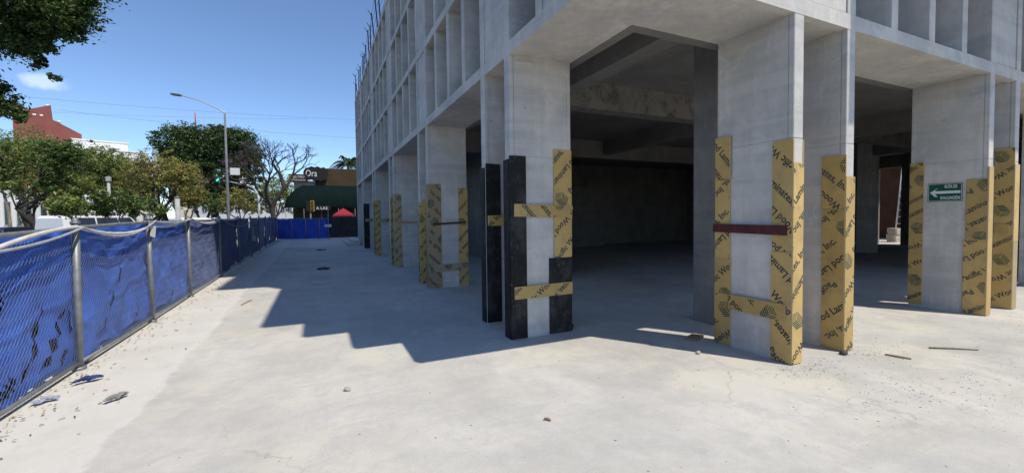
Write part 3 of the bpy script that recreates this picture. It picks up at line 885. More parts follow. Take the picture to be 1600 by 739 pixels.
def build_link(i):
    y0, y1 = PY[i], PY[i + 1]; L = y1 - y0
    p = .058 if i <= 4 else .085; rw = .0012 if i <= 4 else .0014
    mb = MB(); n = int(L / p); nz = int(1.45 / p)
    for a in range(n):
        for b in range(nz):
            z0 = .09 + b * p; zz1 = z0 + p
            ya, yb = (a + .02, a + .98) if (b % 2 == 0) else (a + .98, a + .02)
            for (q0, q1) in ((ya, yb),):
                pa = pos_on(y0 + q0 * p, z0, .0); pb = pos_on(y0 + q1 * p, zz1, .0)
                # flattened three-sided wire
                vs = []
                for pt in (pa, pb):
                    vs += [(pt.x + rw, pt.y, pt.z), (pt.x - rw * .5, pt.y + rw, pt.z), (pt.x - rw * .5, pt.y - rw, pt.z)]
                mb.add(vs, [(0, 1, 4, 3), (1, 2, 5, 4), (2, 0, 3, 5)])
                if b % 2 == 0:
                    pass
            # the woven neighbour
            pa = pos_on(y0 + yb * p, z0, -.004); pb = pos_on(y0 + ya * p, zz1, -.004)
            vs = []
            for pt in (pa, pb):
                vs += [(pt.x + rw, pt.y, pt.z), (pt.x - rw * .5, pt.y + rw, pt.z), (pt.x - rw * .5, pt.y - rw, pt.z)]
            mb.add(vs, [(0, 1, 4, 3), (1, 2, 5, 4), (2, 0, 3, 5)])
    o = mb.build('chain_link', WIRE, fence); o['kind'] = 'stuff'


for i in range(len(PY) - 1):
    build_tarp(i)
    if i <= 7: build_link(i)


def catenary(a, b, sag, n=14, wob=0.0, seed=0):
    rr = random.Random(seed); a, b = Vector(a), Vector(b)
    return [a.lerp(b, k / n) + Vector((rr.uniform(-wob, wob), 0, -sag * 4 * (k / n) * (1 - k / n) + rr.uniform(-wob, wob) * .5)) for k in range(n + 1)]


CAB_W = mat('white_cable_sheath', (.58, .57, .54), .6, var=.15, scale=8)
CAB_G = mat('grey_cable_sheath', (.34, .36, .40), .6, var=.15, scale=8)
pw = []
for (ya, yb, sg_, za, zb) in ((1.6, 3.85, .06, -.02, .02), (3.85, 4.9, .02, .02, -.11), (4.9, 6.25, -.03, -.11, .01), (6.25, 8.68, .10, .01, -.06), (8.68, 11.1, .06, -.06, .03), (11.1, 14.6, .10, .03, .02), (14.6, 18.3, .06, .02, .03)):
    seg = catenary((fence_x(ya) + .045, ya, ftop(ya) + za), (fence_x(yb) + .045, yb, ftop(yb) + zb), sg_, 10)
    pw += seg if not pw else seg[1:]
tag(MB().tube(pw, .021, 8).build('cable', CAB_W), 'thick white cable looped along the top of the blue fence', 'cable')
pg = []
for (ya, yb, sg_, za, zb) in ((1.6, 3.85, .05, -.06, -.10), (3.85, 6.3, .09, -.10, .00), (6.3, 8.75, .16, .0, .01), (8.75, 11.2, .05, .01, .04), (11.2, 14.7, .12, .04, .0), (14.7, 22, .25, .0, -.05)):
    seg = catenary((fence_x(ya) + .075, ya, ftop(ya) + za), (fence_x(yb) + .075, yb, ftop(yb) + zb), sg_, 10)
    pg += seg if not pg else seg[1:]
tag(MB().tube(pg, .014, 8).build('cable', CAB_G), 'thin grey cable sagging below the fence top rail', 'cable')
# tag tied to a post
tg = empty('fence_tag', (fence_x(8.72) + .06, 8.68, 1.40), -math.pi / 2 - .15)
tag(tg, 'small pale green notice card tied to a fence post', 'notice')
tm = Matrix.Rotation(-.22, 4, 'Y')
MB().obox(tm, -.075, .075, -.004, 0, 0, .19).build('card', mat('pale_card', (.62, .66, .62), .6, var=.1, scale=20), tg)
mb = MB()
for (a0, a1, b0, b1) in ((-.06, .06, .12, .17), (-.06, .03, .085, .10), (-.06, .05, .055, .07), (-.05, .0, .02, .04)):
    mb.add([tm @ Vector(q) for q in ((a0, -.005, b0), (a1, -.005, b0), (a1, -.005, b1), (a0, -.005, b1))], [(0, 1, 2, 3)])
mb.build('printed_band', mat('green_card_print', (.05, .27, .20), .6), tg)
# small plastic bag caught on the fence
rnd = random.Random(4); mb = MB(); c0 = Vector((fence_x(22.1) + .09, 22.1, .85))
mb.sphere(c0, .09, 9, 7, sz=1.5); mb.v = [tuple(Vector(v) + Vector((rnd.uniform(-.02, .02), rnd.uniform(-.03, .03), rnd.uniform(-.03, .03)))) for v in mb.v]
mb.tube([c0 + Vector((0, 0, .1)), c0 + Vector((-.04, .05, .55))], [.03, .008], 6)
tag(mb.build('plastic_bag', mat('white_plastic', (.62, .62, .62), .4, trans=.3)), 'crumpled white plastic bag hanging on the dark tarpaulin fence', 'bag')

# fence across the far end of the site
EY = 39.05
ef = tag(empty('end_fence', (0, EY, 0)), 'royal blue tarpaulin fence closing the far end of the site', 'fence')
X0 = fence_x(EY) + .02
exs = [X0, -2.05, -1.0, .05, .75]
for i, x in enumerate(exs):
    MB().tube([(x, -.03, 0), (x, -.03, 1.78 if i != 4 else 2.65)], .03, 8).build('post', GALV, ef)
for i in range(4):
    a, b = exs[i], exs[i + 1]; vs = []; nx_, nz_ = 14, 14
    for j in range(nz_ + 1):
        for k in range(nx_ + 1):
            s, t = k / nx_, j / nz_
            vs.append((a + (b - a) * s, .02 + .03 * math.sin(5 * s + 7 * t + i) + .02 * math.sin(13 * s - 5 * t), .05 + 1.68 * t - .04 * math.sin(math.pi * s) * t))
    fs = [(j * (nx_ + 1) + k, j * (nx_ + 1) + k + 1, (j + 1) * (nx_ + 1) + k + 1, (j + 1) * (nx_ + 1) + k) for j in range(nz_) for k in range(nx_)]
    MB().add(vs, fs, 0, True).build('tarpaulin', TARP_R, ef)
MB().tube([(X0, -.03, 1.74), (.75, -.03, 1.74)], .02, 8).build('top_rail', GALV, ef)
gt = tag(empty('mesh_gate', (1.6, EY + .06, 0)), 'dark shade-cloth gate panel between blue end fence and building', 'gate')
for a, b in ((-.8, .05), (.05, .85), (.85, 1.65)):
    MB().box(a + .03, b - .03, -.01, .01, .06, 1.84).build('shade_cloth', MESHD, gt)
for a in (-.8, .05, .85, 1.65):
    MB().tube([(a, 0, 0), (a, 0, 1.9)], .025, 8).build('post', DARKBAR, gt)
MB().tube([(-.8, 0, 1.88), (1.65, 0, 1.88)], .02, 8).build('top_rail', DARKBAR, gt)
ns = empty('notice_board', (.72, EY - .07, 1.0)); tag(ns, 'small white notice on the tall post of the end fence', 'notice')
MB().box(-.26, .26, -.012, 0, 0, .22).build('plate', mat('white_board', (.75, .76, .76), .5), ns)
mb = MB()
for k in range(3): mb.add([(-.2, -.014, .05 + k * .05), (.16 - .05 * k, -.014, .05 + k * .05), (.16 - .05 * k, -.014, .07 + k * .05), (-.2, -.014, .07 + k * .05)], [(0, 1, 2, 3)])
mb.build('printed_lines', mat('blue_grey_print', (.2, .25, .35), .6), ns)

# ------------------------------------------------------------------ loose things on the slab
WOOD = mat('grey_weathered_wood', (.26, .20, .13), .85, var=.35, scale=30, stretch=(1, 6, 1))
STONE = mat('mortar_lump', (.36, .35, .32), .95, var=.25, scale=40, bump=.5)
DKC = mat('dark_rag', (.04, .042, .047), .95, var=.4, scale=25)
PAPER = mat('white_paper_scrap', (.62, .63, .64), .8, trans=.15)


def lump(name, c, r, m, label, cat, seed, sz=.7, group=None):
    rr = random.Random(seed); mb = MB(); mb.sphere((0, 0, r * sz * .75), r, 9, 7, sz=sz)
    mb.v = [(v[0] * rr.uniform(.75, 1.2), v[1] * rr.uniform(.75, 1.2), max(0.0, v[2] * rr.uniform(.8, 1.15))) for v in mb.v]; mb.sm = [False] * len(mb.sm)
    return tag(mb.build(name, m, None, (c[0], c[1], 0), rr.uniform(0, 6)), label, cat, group)


def scrap(name, c, rx, ry, m, label, cat, seed, amp=.03, rz=0.0, z=.004):
    rr = random.Random(seed); n = 10; vs = []; fs = []
    for j in range(n + 1):
        for k in range(n + 1):
            s, t = k / n * 2 - 1, j / n * 2 - 1; e = 1 + .18 * math.sin(5 * math.atan2(t, s) + seed)
            vs.append((rx * s * e, ry * t * e, z + amp * abs(math.sin(2.4 * s + 1.7 * t + seed)) * (1 - .3 * abs(s)) + rr.uniform(0, amp * .25)))
    for j in range(n):
        for k in range(n):
            if math.hypot((k + .5) / n * 2 - 1, (j + .5) / n * 2 - 1) < 1.22:
                a = j * (n + 1) + k; fs.append((a, a + 1, a + n + 2, a + n + 1))
    o = tag(MB().add(vs, fs).build(name, m, None, (c[0], c[1], 0), rz), label, cat)
    md = o.modifiers.new('thick', 'SOLIDIFY'); md.thickness = .004; md.offset = 1
    return o


scrap('paper_sheet', (-.02, 11.85), .17, .13, PAPER, 'white sheet of paper lying on the shaded slab', 'paper', 2, .006)
scrap('rag', (.10, 15.1), .18, .12, DKC, 'dark crumpled rag on the shaded slab beyond the paper sheet', 'rag', 3, .06)
scrap('rubber_scrap', (.09, 24.5), .22, .12, DKC, 'flat dark scrap far along the shaded slab near the end fence', 'scrap', 5, .05)
scrap('tarp_scrap', (-2.20, 5.72), .10, .03, TARP_N, 'torn strip of dark blue tarpaulin on the verge by the fence post', 'scrap', 1, .05, .5, .012)
scrap('tarp_scrap', (-2.32, 5.25), .08, .035, mat('grey_plastic_scrap', (.26, .28, .36), .5), 'short pale grey-blue tarpaulin scrap under the fence bottom rail', 'scrap', 6, .03, .6, .012)
scrap('crumpled_sheet', (-1.74, 5.02), .085, .025, mat('olive_grey_scrap', (.20, .21, .19), .7, var=.3, scale=20), 'crumpled grey-green strip at the edge of the dusty verge', 'scrap', 8, .045, .9, .012)
for k, (pt, l_, rz, lb) in enumerate((((6.86, 2.30), .50, -.62, 'long thin grey stick lying on the sunny slab before the sunlit facade'),
                                     ((1.64, 2.92), .055, -.9, 'short dark twig on the bare sunny slab'),
                                     ((5.95, 2.45), .22, 1.9, 'bent twig beside the foot of second fin, sunlit side'),
                                     ((-1.35, 9.8), .5, 1.35, 'thin rod lying across the verge edge near the shade line'))):
    mb = MB().tube([(-l_ / 2, 0, .012), (0, .012, .013), (l_ / 2, 0, .010)], [.010, .012, .008], 5)
    tag(mb.build('stick', WOOD, None, (*pt, 0), rz), lb, 'stick')
lump('mortar_lump', (.21, 4.29), .032, STONE, 'small dark lump alone on the sunny slab before the stepped shadow', 'lump', 1)
lump('mortar_lump', (4.05, 3.55), .03, STONE, 'dark pebble on the sunny slab beside the first sunlit fin shadow', 'lump', 2)
lump('mortar_lump', (5.52, 2.78), .045, mat('dark_lump', (.07, .065, .06), .9), 'dark mortar clump at the foot of second fin, sunlit side', 'lump', 3)
# offcut lying at the foot of the first sunlit fin
tag(MB().box(-.14, .14, -.07, .07, 0, .035).build('timber_offcut', WOOD, None, (4.52, 4.02, 0), .35), 'short timber offcut on the slab at inner edge of first fin, sunlit side', 'timber')
tag(MB().box(-.12, .12, -.02, .02, 0, .03).build('timber_offcut', DKC, None, (3.36, 5.22, 0), .9), 'dark stub of wood on the slab behind the black board of first fin', 'timber')
# uncountable grit, chips and splinters
rnd = random.Random(77); mb = MB()


def chip_at(x, y, s, z0=0.0):
    a = rnd.uniform(0, 6.28); l_ = s * rnd.uniform(.7, 2.6); w_ = s * rnd.uniform(.35, .8); h_ = s * rnd.uniform(.25, .7)
    c_, s_ = math.cos(a), math.sin(a); vs = []
    for (p, q, r_) in ((-l_, -w_, 0), (l_, -w_ * .6, 0), (l_ * .7, w_, 0), (-l_ * .8, w_ * .8, 0), (-l_ * .3, -w_ * .2, h_), (l_ * .4, w_ * .2, h_ * .8)):
        vs.append((x + p * c_ - q * s_, y + p * s_ + q * c_, z0 + .001 + r_))
    mb.add(vs, [(0, 1, 5, 4), (1, 2, 5), (2, 3, 4, 5), (3, 0, 4)], rnd.choice((0, 0, 1, 1, 2)))


for _ in range(1500):
    x = rnd.uniform(-1.2, 11); y = rnd.uniform(.4, 4.5)
    if rnd.random() < .25 + .75 * min(1, max(0, (x - 1.5) / 4)): chip_at(x, y, rnd.choice((.002, .0025, .003, .004, .006)))
for cx_, cy_, n, sp in ((4.75, 2.72, 130, .22), (5.85, 2.62, 80, .2), (4.9, 1.95, 80, .35), (5.6, 1.6, 90, .4), (9.8, 2.6, 50, .4), (8.6, 1.6, 80, .8), (2.3, 5.1, 30, .2), (2.2, 6.1, 60, .22)):
    for _ in range(n * 2):
        chip_at(rnd.gauss(cx_, sp * 1.2), rnd.gauss(cy_, sp * .65), rnd.choice((.002, .003, .004, .006)))
for _ in range(420):
    y = rnd.uniform(3, 24); x = fence_x(y) + .05 + abs(rnd.gauss(0, .3)); chip_at(x, y, rnd.choice((.006, .009, .013)), .008)
tag(mb.build('grit', [STONE, mat('wood_chips', (.16, .115, .07), .9), mat('dark_chips', (.06, .055, .05), .9)]), 'scattered grit, chips and splinters on the concrete slab', 'grit', kind='stuff')
# dry leaf litter under the fence
rnd = random.Random(9); mb = MB()
for _ in range(420):
    y = rnd.choice((rnd.uniform(4, 9), rnd.gauss(12.5, 1.2), rnd.gauss(16, 2.5))); x = fence_x(y) + .02 + abs(rnd.gauss(0, .12 if y < 9 else .35)); a = rnd.uniform(0, 6.28); s = rnd.uniform(.008, .024)
    c_, s_ = math.cos(a), math.sin(a)
    mb.add([(x + p * c_ - q * s_, y + p * s_ + q * c_, .012 + r_) for p, q, r_ in ((-s, 0, .0), (0, -s * .4, .006), (s, 0, .012), (0, s * .4, .01))], [(0, 1, 2, 3)], rnd.choice((0, 1)))
tag(mb.build('leaf_litter', [mat('dry_leaf', (.21, .12, .05), .9), mat('pale_dry_leaf', (.36, .25, .12), .9)]), 'dry brown leaf litter gathered along the foot of the fence', 'leaves', kind='stuff')

# ------------------------------------------------------------------ inside: a hand cart of tools against the back wall, glimpsed site beyond the door
cart = tag(empty('cement_mixer', (12.1, 19.4, 0), .4), 'small dark cement mixer standing against the back wall of the dark interior', 'mixer')
DST = mat('dark_grey_machine_paint', (.09, .09, .09), .7, var=.3, scale=9)
MB().tube([(0, 0, .75), (.1, 0, .95), (.25, 0, 1.25), (.36, 0, 1.45)], [.22, .40, .38, .22], 12).build('drum', DST, cart)
for s in (-1, 1):
    MB().tube([(-.5, s * .35, 0), (0, s * .38, .95), (.5, s * .35, 0)], .025, 6).build('frame', DARKBAR, cart)
    MB().tube([(-.5, s * .40 - .03, .18), (-.5, s * .40 + .03, .18)], .18, 12).build('wheel', DKC, cart)
MB().box(-.25, .2, -.15, .15, .35, .7).build('motor_housing', DST, cart)

WALLRED = mat('red_brown_brick_wall', (.085, .045, .036), .9, var=.25, scale=1.2, fine=.15)
rb = tag(empty('brick_boundary_wall', (33, 12, 0)), 'red-brown boundary wall seen through the rear doorway of the dark hall', 'wall')
MB().box(0, .2, -9.5, 7, -.1, 5.6).build('masonry', WALLRED, rb); MB().box(-.05, .25, -9.5, 7, 5.6, 5.7).build('coping', KERB, rb)
ld = tag(empty('scaffold_ladder', (29.6, 12.45, 0)), 'white ladder leaning outside the rear doorway of the dark hall', 'ladder')
LW_ = mat('white_painted_aluminium', (.72, .73, .74), .5)
for s in (0, 1):
    MB().obox(Matrix.Identity(4), -.03, .03, -.42 * s - .03, -.42 * s + .03, 0, .01).tube([(0, -.42 * s, 0), (1.0, -.42 * s + .12, 4.2)], .04, 6).build('rail', LW_, ld)
for k in range(11):
    t = .06 + k * .09; MB().tube([(t, .12 * t, 4.2 * t), (t, -.42 + .12 * t, 4.2 * t)], .022, 6).build('rung', LW_, ld)
bgk = tag(empty('cement_bags', (29.0, 12.2, -.002)), 'pale stack of cement sacks outside the rear doorway', 'sacks')
rnd = random.Random(3)
for k in range(7):
    m1 = MB().box(-.32, .32, -.22, .22, .11 * k, .11 * k + .105, 0, .06); m1.build('sack', mat('paper_sack', (.45, .42, .37), .85, var=.15, scale=10), bgk, (rnd.uniform(-.03, .03), rnd.uniform(-.04, .04), 0), rnd.uniform(-.1, .1))

# ------------------------------------------------------------------ vegetation
BARK = mat('grey_brown_bark', (.13, .105, .08), .95, var=.35, scale=6, bump=.6, bscale=18)
BARK_D = mat('dark_bark', (.05, .042, .035), .95, var=.35, scale=6, bump=.6, bscale=18)
BARK_P = mat('pale_bark', (.26, .23, .18), .95, var=.3, scale=5, bump=.5, bscale=18)
LEAF = {
    'mid': mat('mid_green_leaves', (.32, .37, .10), .6, tint=True, col2=(.085, .13, .034), trans=.28),
    'fresh': mat('fresh_green_leaves', (.19, .27, .075), .55, tint=True, col2=(.05, .09, .025), trans=.28),
    'olive': mat('olive_yellow_leaves', (.42, .38, .11), .6, tint=True, col2=(.16, .155, .048), trans=.28),
    'dark': mat('dark_green_leaves', (.11, .17, .055), .5, tint=True, col2=(.03, .058, .02), trans=.22),
    'lime': mat('yellow_green_leaves', (.34, .40, .07), .6, tint=True, col2=(.13, .18, .03), trans=.35),
    'near': mat('glossy_near_leaves', (.10, .16, .04), .45, tint=True, col2=(.018, .04, .012), trans=.32),
    'broad': mat('broad_pale_leaves', (.17, .23, .06), .5, tint=True, col2=(.06, .10, .03), trans=.25),
    'mauve': mat('mauve_blossom', (.20, .11, .20), .7, tint=True, col2=(.11, .07, .10), trans=.2),
    'hedge': mat('hedge_leaves', (.06, .085, .02), .6, tint=True, col2=(.016, .028, .008), trans=.2),
}


def leaf_mesh(name, blobs, n, leaf, m, seed, clump=.30, aspect=.5, fill=.45, per=34):
    """blobs: (centre, rx, ry, rz). Leaves sit in clumps through the crown's volume, more of them outwards."""
    g = np.random.default_rng(seed)
    vol = np.array([b[1] * b[2] * b[3] for b in blobs]) ** .67; vol /= vol.sum()
    nc = max(6, n // per); bi = g.choice(len(blobs), nc, p=vol)
    d = g.normal(size=(nc, 3)); d /= np.linalg.norm(d, axis=1)[:, None]
    rr = (fill + (1 - fill) * g.random(nc)) ** .8 * (1 + .10 * g.normal(size=nc))
    C = np.array([tuple(blobs[i][0]) for i in bi]); S = np.array([blobs[i][1:4] for i in bi])
    cc = C + d * rr[:, None] * S
    crad = clump * S.min(1) * (.6 + .8 * g.random(nc)); ctint = g.random(nc)
    k = g.integers(0, nc, n)
    o = g.normal(size=(n, 3)) * np.array([.62, .62, .42]); p = cc[k] + o * crad[k][:, None]
    # leaf frames
    nrm = g.normal(size=(n, 3)) * .8 + np.array([0, 0, .9]); nrm /= np.linalg.norm(nrm, axis=1)[:, None]
    t = g.normal(size=(n, 3)) + np.array([0, 0, -.35]); t -= nrm * (t * nrm).sum(1)[:, None]; t /= np.linalg.norm(t, axis=1)[:, None]
    b = np.cross(nrm, t); L = leaf * (.65 + .7 * g.random(n))[:, None]; W = L * aspect
    V = np.stack([p - t * L * .5, p + b * W * .5 + nrm * L * .05, p + t * L * .5 - nrm * L * .06, p - b * W * .5 + nrm * L * .05], 1).reshape(-1, 3)
    me = bpy.data.meshes.new(name); me.vertices.add(4 * n); me.vertices.foreach_set('co', V.ravel())
    me.loops.add(4 * n); me.loops.foreach_set('vertex_index', np.arange(4 * n))
    me.polygons.add(n); me.polygons.foreach_set('loop_start', np.arange(0, 4 * n, 4)); me.polygons.foreach_set('loop_total', np.full(n, 4))
    me.update(calc_edges=True)
    at = me.attributes.new('tint', 'FLOAT', 'FACE')
    at.data.foreach_set('value', np.clip(.62 * ctint[k] + .38 * g.random(n), 0, 1).astype(np.float32))
    me.materials.append(m)
    return me


def limb(mb, a, b, r0, r1, rr, n=5, bend=.12, sides=6):
    a, b = Vector(a), Vector(b); L = (b - a).length; pts = []
    o = Vector((rr.uniform(-1, 1), rr.uniform(-1, 1), rr.uniform(-.3, .5))) * bend * L
    for i in range(n + 1):
        t = i / n; pts.append(a.lerp(b, t) + o * math.sin(math.pi * t) + Vector((rr.uniform(-1, 1), rr.uniform(-1, 1), 0)) * .012 * L * (0 < i < n))
    mb.tube(pts, [r0 + (r1 - r0) * i / n for i in range(n + 1)], sides)
    return pts


def tree(name, label, base, fork_h, blobs, n, leaf, key, bark, seed, tr=.16, stems=1, lean=(0, 0), clump=.30, group='street trees beyond the blue fence', gz=-.03, aspect=.5, fill=.45, cat='tree', per=34, bs=1.0):
    rr = random.Random(seed); root = empty(name, (base[0], base[1], gz)); org = Vector((base[0], base[1], gz))
    tag(root, label, cat, group)
    mb = MB()
    for s in range(stems):
        off = Vector((rr.uniform(-.3, .3), rr.uniform(-.3, .3), 0)) * (stems > 1)
        top = Vector((lean[0] + (rr.uniform(-.6, .6) if stems > 1 else 0), lean[1] + (rr.uniform(-.6, .6) if stems > 1 else 0), fork_h))
        limb(mb, off, top, tr * 1.25, tr * .8, rr, 6, .06, 9)
        for bi, bl in enumerate(blobs):
            if stems > 1 and (bi + s) % stems: continue
            c = Vector(bl[0]) - org
            mid = top.lerp(c, .55) + Vector((rr.uniform(-.3, .3), rr.uniform(-.3, .3), -.1 * bl[3]))
            limb(mb, top - Vector((0, 0, .1)), mid, tr * .62 * bs, tr * .36 * bs, rr, 4, .08, 7)
            for q in range(5 if bs > .5 else 2):
                if bs < .5: mid = c + Vector((rr.uniform(-.5, .5) * bl[1], rr.uniform(-.5, .5) * bl[2], .4 * bl[3]))
                e = c + Vector((rr.uniform(-.8, .8) * bl[1], rr.uniform(-.8, .8) * bl[2], rr.uniform(-.5, .8) * bl[3]))
                limb(mb, mid, e, tr * .30 * bs, tr * .06 * bs, rr, 4, .10, 5)
                limb(mb, mid.lerp(e, .5), e + Vector((rr.uniform(-.5, .5) * bl[1], rr.uniform(-.5, .5) * bl[2], rr.uniform(-.2, .4) * bl[3])), tr * .14 * bs, tr * .04 * bs, rr, 3, .10, 4)
    mb.build('trunk', bark, root)
    lb = [(Vector(b[0]) - org, b[1], b[2], b[3]) for b in blobs]
    if group and 'street' in group and key != 'dark': n, leaf, per, clump, fill = int(n * 1.55), leaf * .72, 20, clump * .52, .22
    elif group and 'street' in group: n, leaf, per, clump = int(n * 1.5), leaf * .8, 40, clump * .8
    me = leaf_mesh('crown', lb, n, leaf, LEAF[key], seed, clump, aspect, fill, per)
    o = bpy.data.objects.new('crown', me); COL.objects.link(o); o.parent = root
    return root


def blobs_px(Z, items, depth=.8):
    """crown lobes given in photo pixels at the tree's own distance"""
    out = []
    for it in items:
        u, v, ru, rv = it[:4]; dz = it[4] if len(it) > 4 else 0
        k = (Z + dz) / F_PX; out.append((P(u, v, Z + dz), ru * k, ru * k * depth, rv * k))
    return out


def gp(u, Z, v=340): q = P(u, v, Z); return (q.x, q.y)


tree('street_tree', 'grey-trunked leafy tree with loose light crown beside the red building', gp(22, 24), 3.0, blobs_px(24, [(28, 245, 40, 38), (5, 262, 30, 38), (40, 290, 32, 22), (-25, 250, 40, 40)]), 6500, .20, 'mid', BARK_P, 1, .20, lean=(.4, .3))
tree('street_tree', 'dense dark green tree in front of the red building', gp(57, 22.5), 2.5, blobs_px(22.5, [(98, 255, 26, 30), (80, 235, 24, 18), (112, 240, 22, 22), (84, 288, 24, 14)]), 5200, .18, 'fresh', BARK_D, 2, .10, stems=3)
tree('street_tree', 'leaning dark-trunked tree with crown reaching over the parked van', gp(84, 25), 2.6, blobs_px(25, [(120, 290, 34, 24), (100, 310, 28, 16), (60, 305, 26, 18)]), 3800, .20, 'mid', BARK_D, 3, .14, lean=(.5, 0))
tree('street_tree', 'spreading mid-green tree with bare pale limbs before the white rooftop', gp(134, 27), 2.4, blobs_px(27, [(150, 250, 36, 26), (178, 262, 34, 30), (140, 285, 32, 26), (195, 290, 30, 22)]), 7500, .20, 'mid', BARK_P, 4, .17, lean=(.6, .2))
tree('street_tree', 'olive-yellow multi-stemmed tree with thin crown beside the dark ficus', gp(246, 26), 1.6, blobs_px(26, [(245, 262, 44, 26), (272, 280, 40, 30), (215, 275, 32, 30), (290, 276, 26, 24), (240, 300, 36, 16)]), 8500, .17, 'olive', BARK_D, 5, .13, stems=4, clump=.26, fill=.3)
tree('street_tree', 'thin olive tree with twisted stems between lamp post and olive multi-stemmed tree', gp(292, 30), 1.8, blobs_px(30, [(292, 303, 24, 20), (312, 306, 16, 16), (282, 312, 22, 16)]), 4200, .17, 'olive', BARK, 6, .10, stems=3, fill=.3)
tree('street_tree', 'mid-green tree behind the broad-leaved plants under the white rooftop', gp(205, 33), 2.6, blobs_px(33, [(205, 285, 34, 26), (230, 295, 30, 22), (180, 300, 26, 20)]), 4500, .22, 'mid', BARK_D, 7, .15)
tree('ficus_tree', 'big dense dark ficus tree towering behind the lamp post', gp(338, 45), 3.6, blobs_px(45, [(320, 232, 48, 34), (278, 225, 34, 28), (365, 232, 36, 32), (330, 275, 58, 34), (385, 262, 26, 34), (290, 262, 34, 30), (350, 305, 40, 18), (308, 212, 20, 14), (345, 208, 20, 12)]), 42000, .32, 'dark', BARK_D, 8, .38, clump=.24, fill=.6, per=60)
tree('street_tree', 'bright yellow-green tree between traffic signal and restaurant', gp(432, 50), 2.2, blobs_px(50, [(436, 294, 26, 24), (412, 308, 26, 24), (452, 312, 16, 22), (390, 318, 18, 14)]), 8000, .24, 'lime', BARK, 9, .16)
tree('street_tree', 'low olive tree under the traffic signal arm', gp(376, 42), 1.6, blobs_px(42, [(372, 312, 26, 18), (345, 322, 22, 14), (395, 326, 14, 10)]), 3600, .22, 'olive', BARK, 10, .12)
tree('broadleaf_plant', 'pale broad-leaved plant rising over the fence beside the white van', gp(188, 19), 1.3, blobs_px(19, [(185, 312, 26, 13), (205, 322, 22, 14), (165, 325, 18, 12)]), 900, .30, 'broad', BARK_P, 12, .05, stems=3, group='broad-leaved plants behind the fence', cat='plant', clump=.5, aspect=.35, per=14)
tree('broadleaf_plant', 'pale broad-leaved plant rising over the fence under the olive tree', gp(222, 20), 1.2, blobs_px(20, [(222, 318, 16, 11), (240, 325, 14, 10)]), 450, .30, 'broad', BARK_P, 13, .05, stems=2, group='broad-leaved plants behind the fence', cat='plant', clump=.5, aspect=.35, per=14)
tree('leafy_shrub', 'leafy shrub hanging over the fence in front of dark trunks', gp(104, 20), 1.2, blobs_px(20, [(100, 318, 20, 14), (118, 326, 18, 14), (88, 330, 12, 8)]), 1500, .22, 'mid', BARK, 14, .06, stems=2, group='broad-leaved plants behind the fence', cat='shrub', clump=.4, aspect=.4, per=16)
for k_, (u_, Z_, bl_, key_, lb_) in enumerate((
        (35, 40, [(30, 222, 44, 26), (75, 232, 36, 22), (0, 235, 34, 30), (50, 262, 44, 24)], 'mid', 'tall light-green tree rising behind the grey-trunked one, hiding the red wall'),
        (112, 38, [(118, 244, 32, 20), (150, 258, 30, 20), (100, 270, 34, 22), (135, 286, 30, 16)], 'fresh', 'fresh green tree behind the van with a thin dark trunk'),
        (176, 41, [(180, 262, 30, 18), (208, 268, 28, 18), (165, 282, 28, 18), (225, 290, 28, 16)], 'mid', 'light-green tree in front of the white rooftop strip'),
        (318, 36, [(322, 312, 18, 14), (305, 318, 16, 12), (338, 322, 14, 10)], 'fresh', 'small fresh green tree at the foot of the dark ficus'))):
    tree('street_tree', lb_, gp(u_, Z_), 2.6, blobs_px(Z_, bl_), 5600 if k_ < 3 else 2200, .24, key_, BARK_D, 60 + k_, .12, stems=2)
# slim trunks among the row
for k_, (u_, Z_, dx_, v_, lb_) in enumerate(((8, 27, .5, 285, 'slim pale trunk forking low beside the grey-trunked tree'), (72, 29, -.3, 290, 'slim dark trunk beside the low white shop row'), (108, 31, .3, 288, 'thin straight dark trunk behind the leafy shrub'))):
    tree('young_tree', lb_, gp(u_, Z_), P(u_, v_ + 15, Z_).z, blobs_px(Z_, [(u_ + 4, v_ - 5, 16, 12), (u_ - 8, v_ + 3, 12, 10)]), 1300, .2, 'mid', BARK_P if k_ == 0 else BARK_D, 80 + k_, .09)
# the near tree whose boughs hang into the picture
NZ = 9.0
nb = [(40, 20, 62, 36), (92, 18, 48, 32), (25, 62, 42, 22), (95, 52, 28, 14), (70, 78, 20, 13), (60, 100, 17, 9), (83, 124, 16, 8), (128, 38, 18, 8), (140, 3, 22, 7), (66, 96, 8, 8), (10, 165, 22, 18), (30, 178, 15, 12), (-15, 140, 30, 30), (-60, 20, 80, 60), (30, -50, 110, 50)]
tree('overhanging_tree', 'dark leafy tree by the fence whose boughs hang low over the street', (P(-420, 200, NZ).x, P(-420, 200, NZ).y), 6.2, blobs_px(NZ, nb), 40000, .085, 'near', BARK_D, 15, .22, clump=.42, group=None, per=40, bs=.22, fill=.25)

# hedges behind the fence
rnd = random.Random(31)


def hedge(name, label, a, b, h, wd, n, key='hedge', leaf=.13, seed=1):
    a, b = Vector((*a, 0)), Vector((*b, 0)); L = (b - a).length; k = max(3, int(L / .9)); c = (a + b) / 2
    root = tag(empty(name, (c.x, c.y, -.02)), label, 'hedge')
    bl = []; rr = random.Random(seed)
    for i in range(k):
        q = a.lerp(b, (i + .5) / k) - c; bl.append((Vector((q.x, q.y, h * .55)), .75, wd / 2, h * .5 * rr.uniform(.85, 1.15)))
    me = leaf_mesh('foliage', bl, n, leaf, LEAF[key], seed, .35)
    o = bpy.data.objects.new('foliage', me); COL.objects.link(o); o.parent = root
    mb = MB()
    for i in range(k):
        q = a.lerp(b, (i + .5) / k) - c
        for s in range(3): limb(mb, (q.x + rr.uniform(-.1, .1), q.y + rr.uniform(-.1, .1), 0), (q.x + rr.uniform(-.4, .4), q.y + rr.uniform(-.4, .4), h * .8), .025, .01, rr, 3, .1, 5)
    mb.build('stems', BARK_D, root)


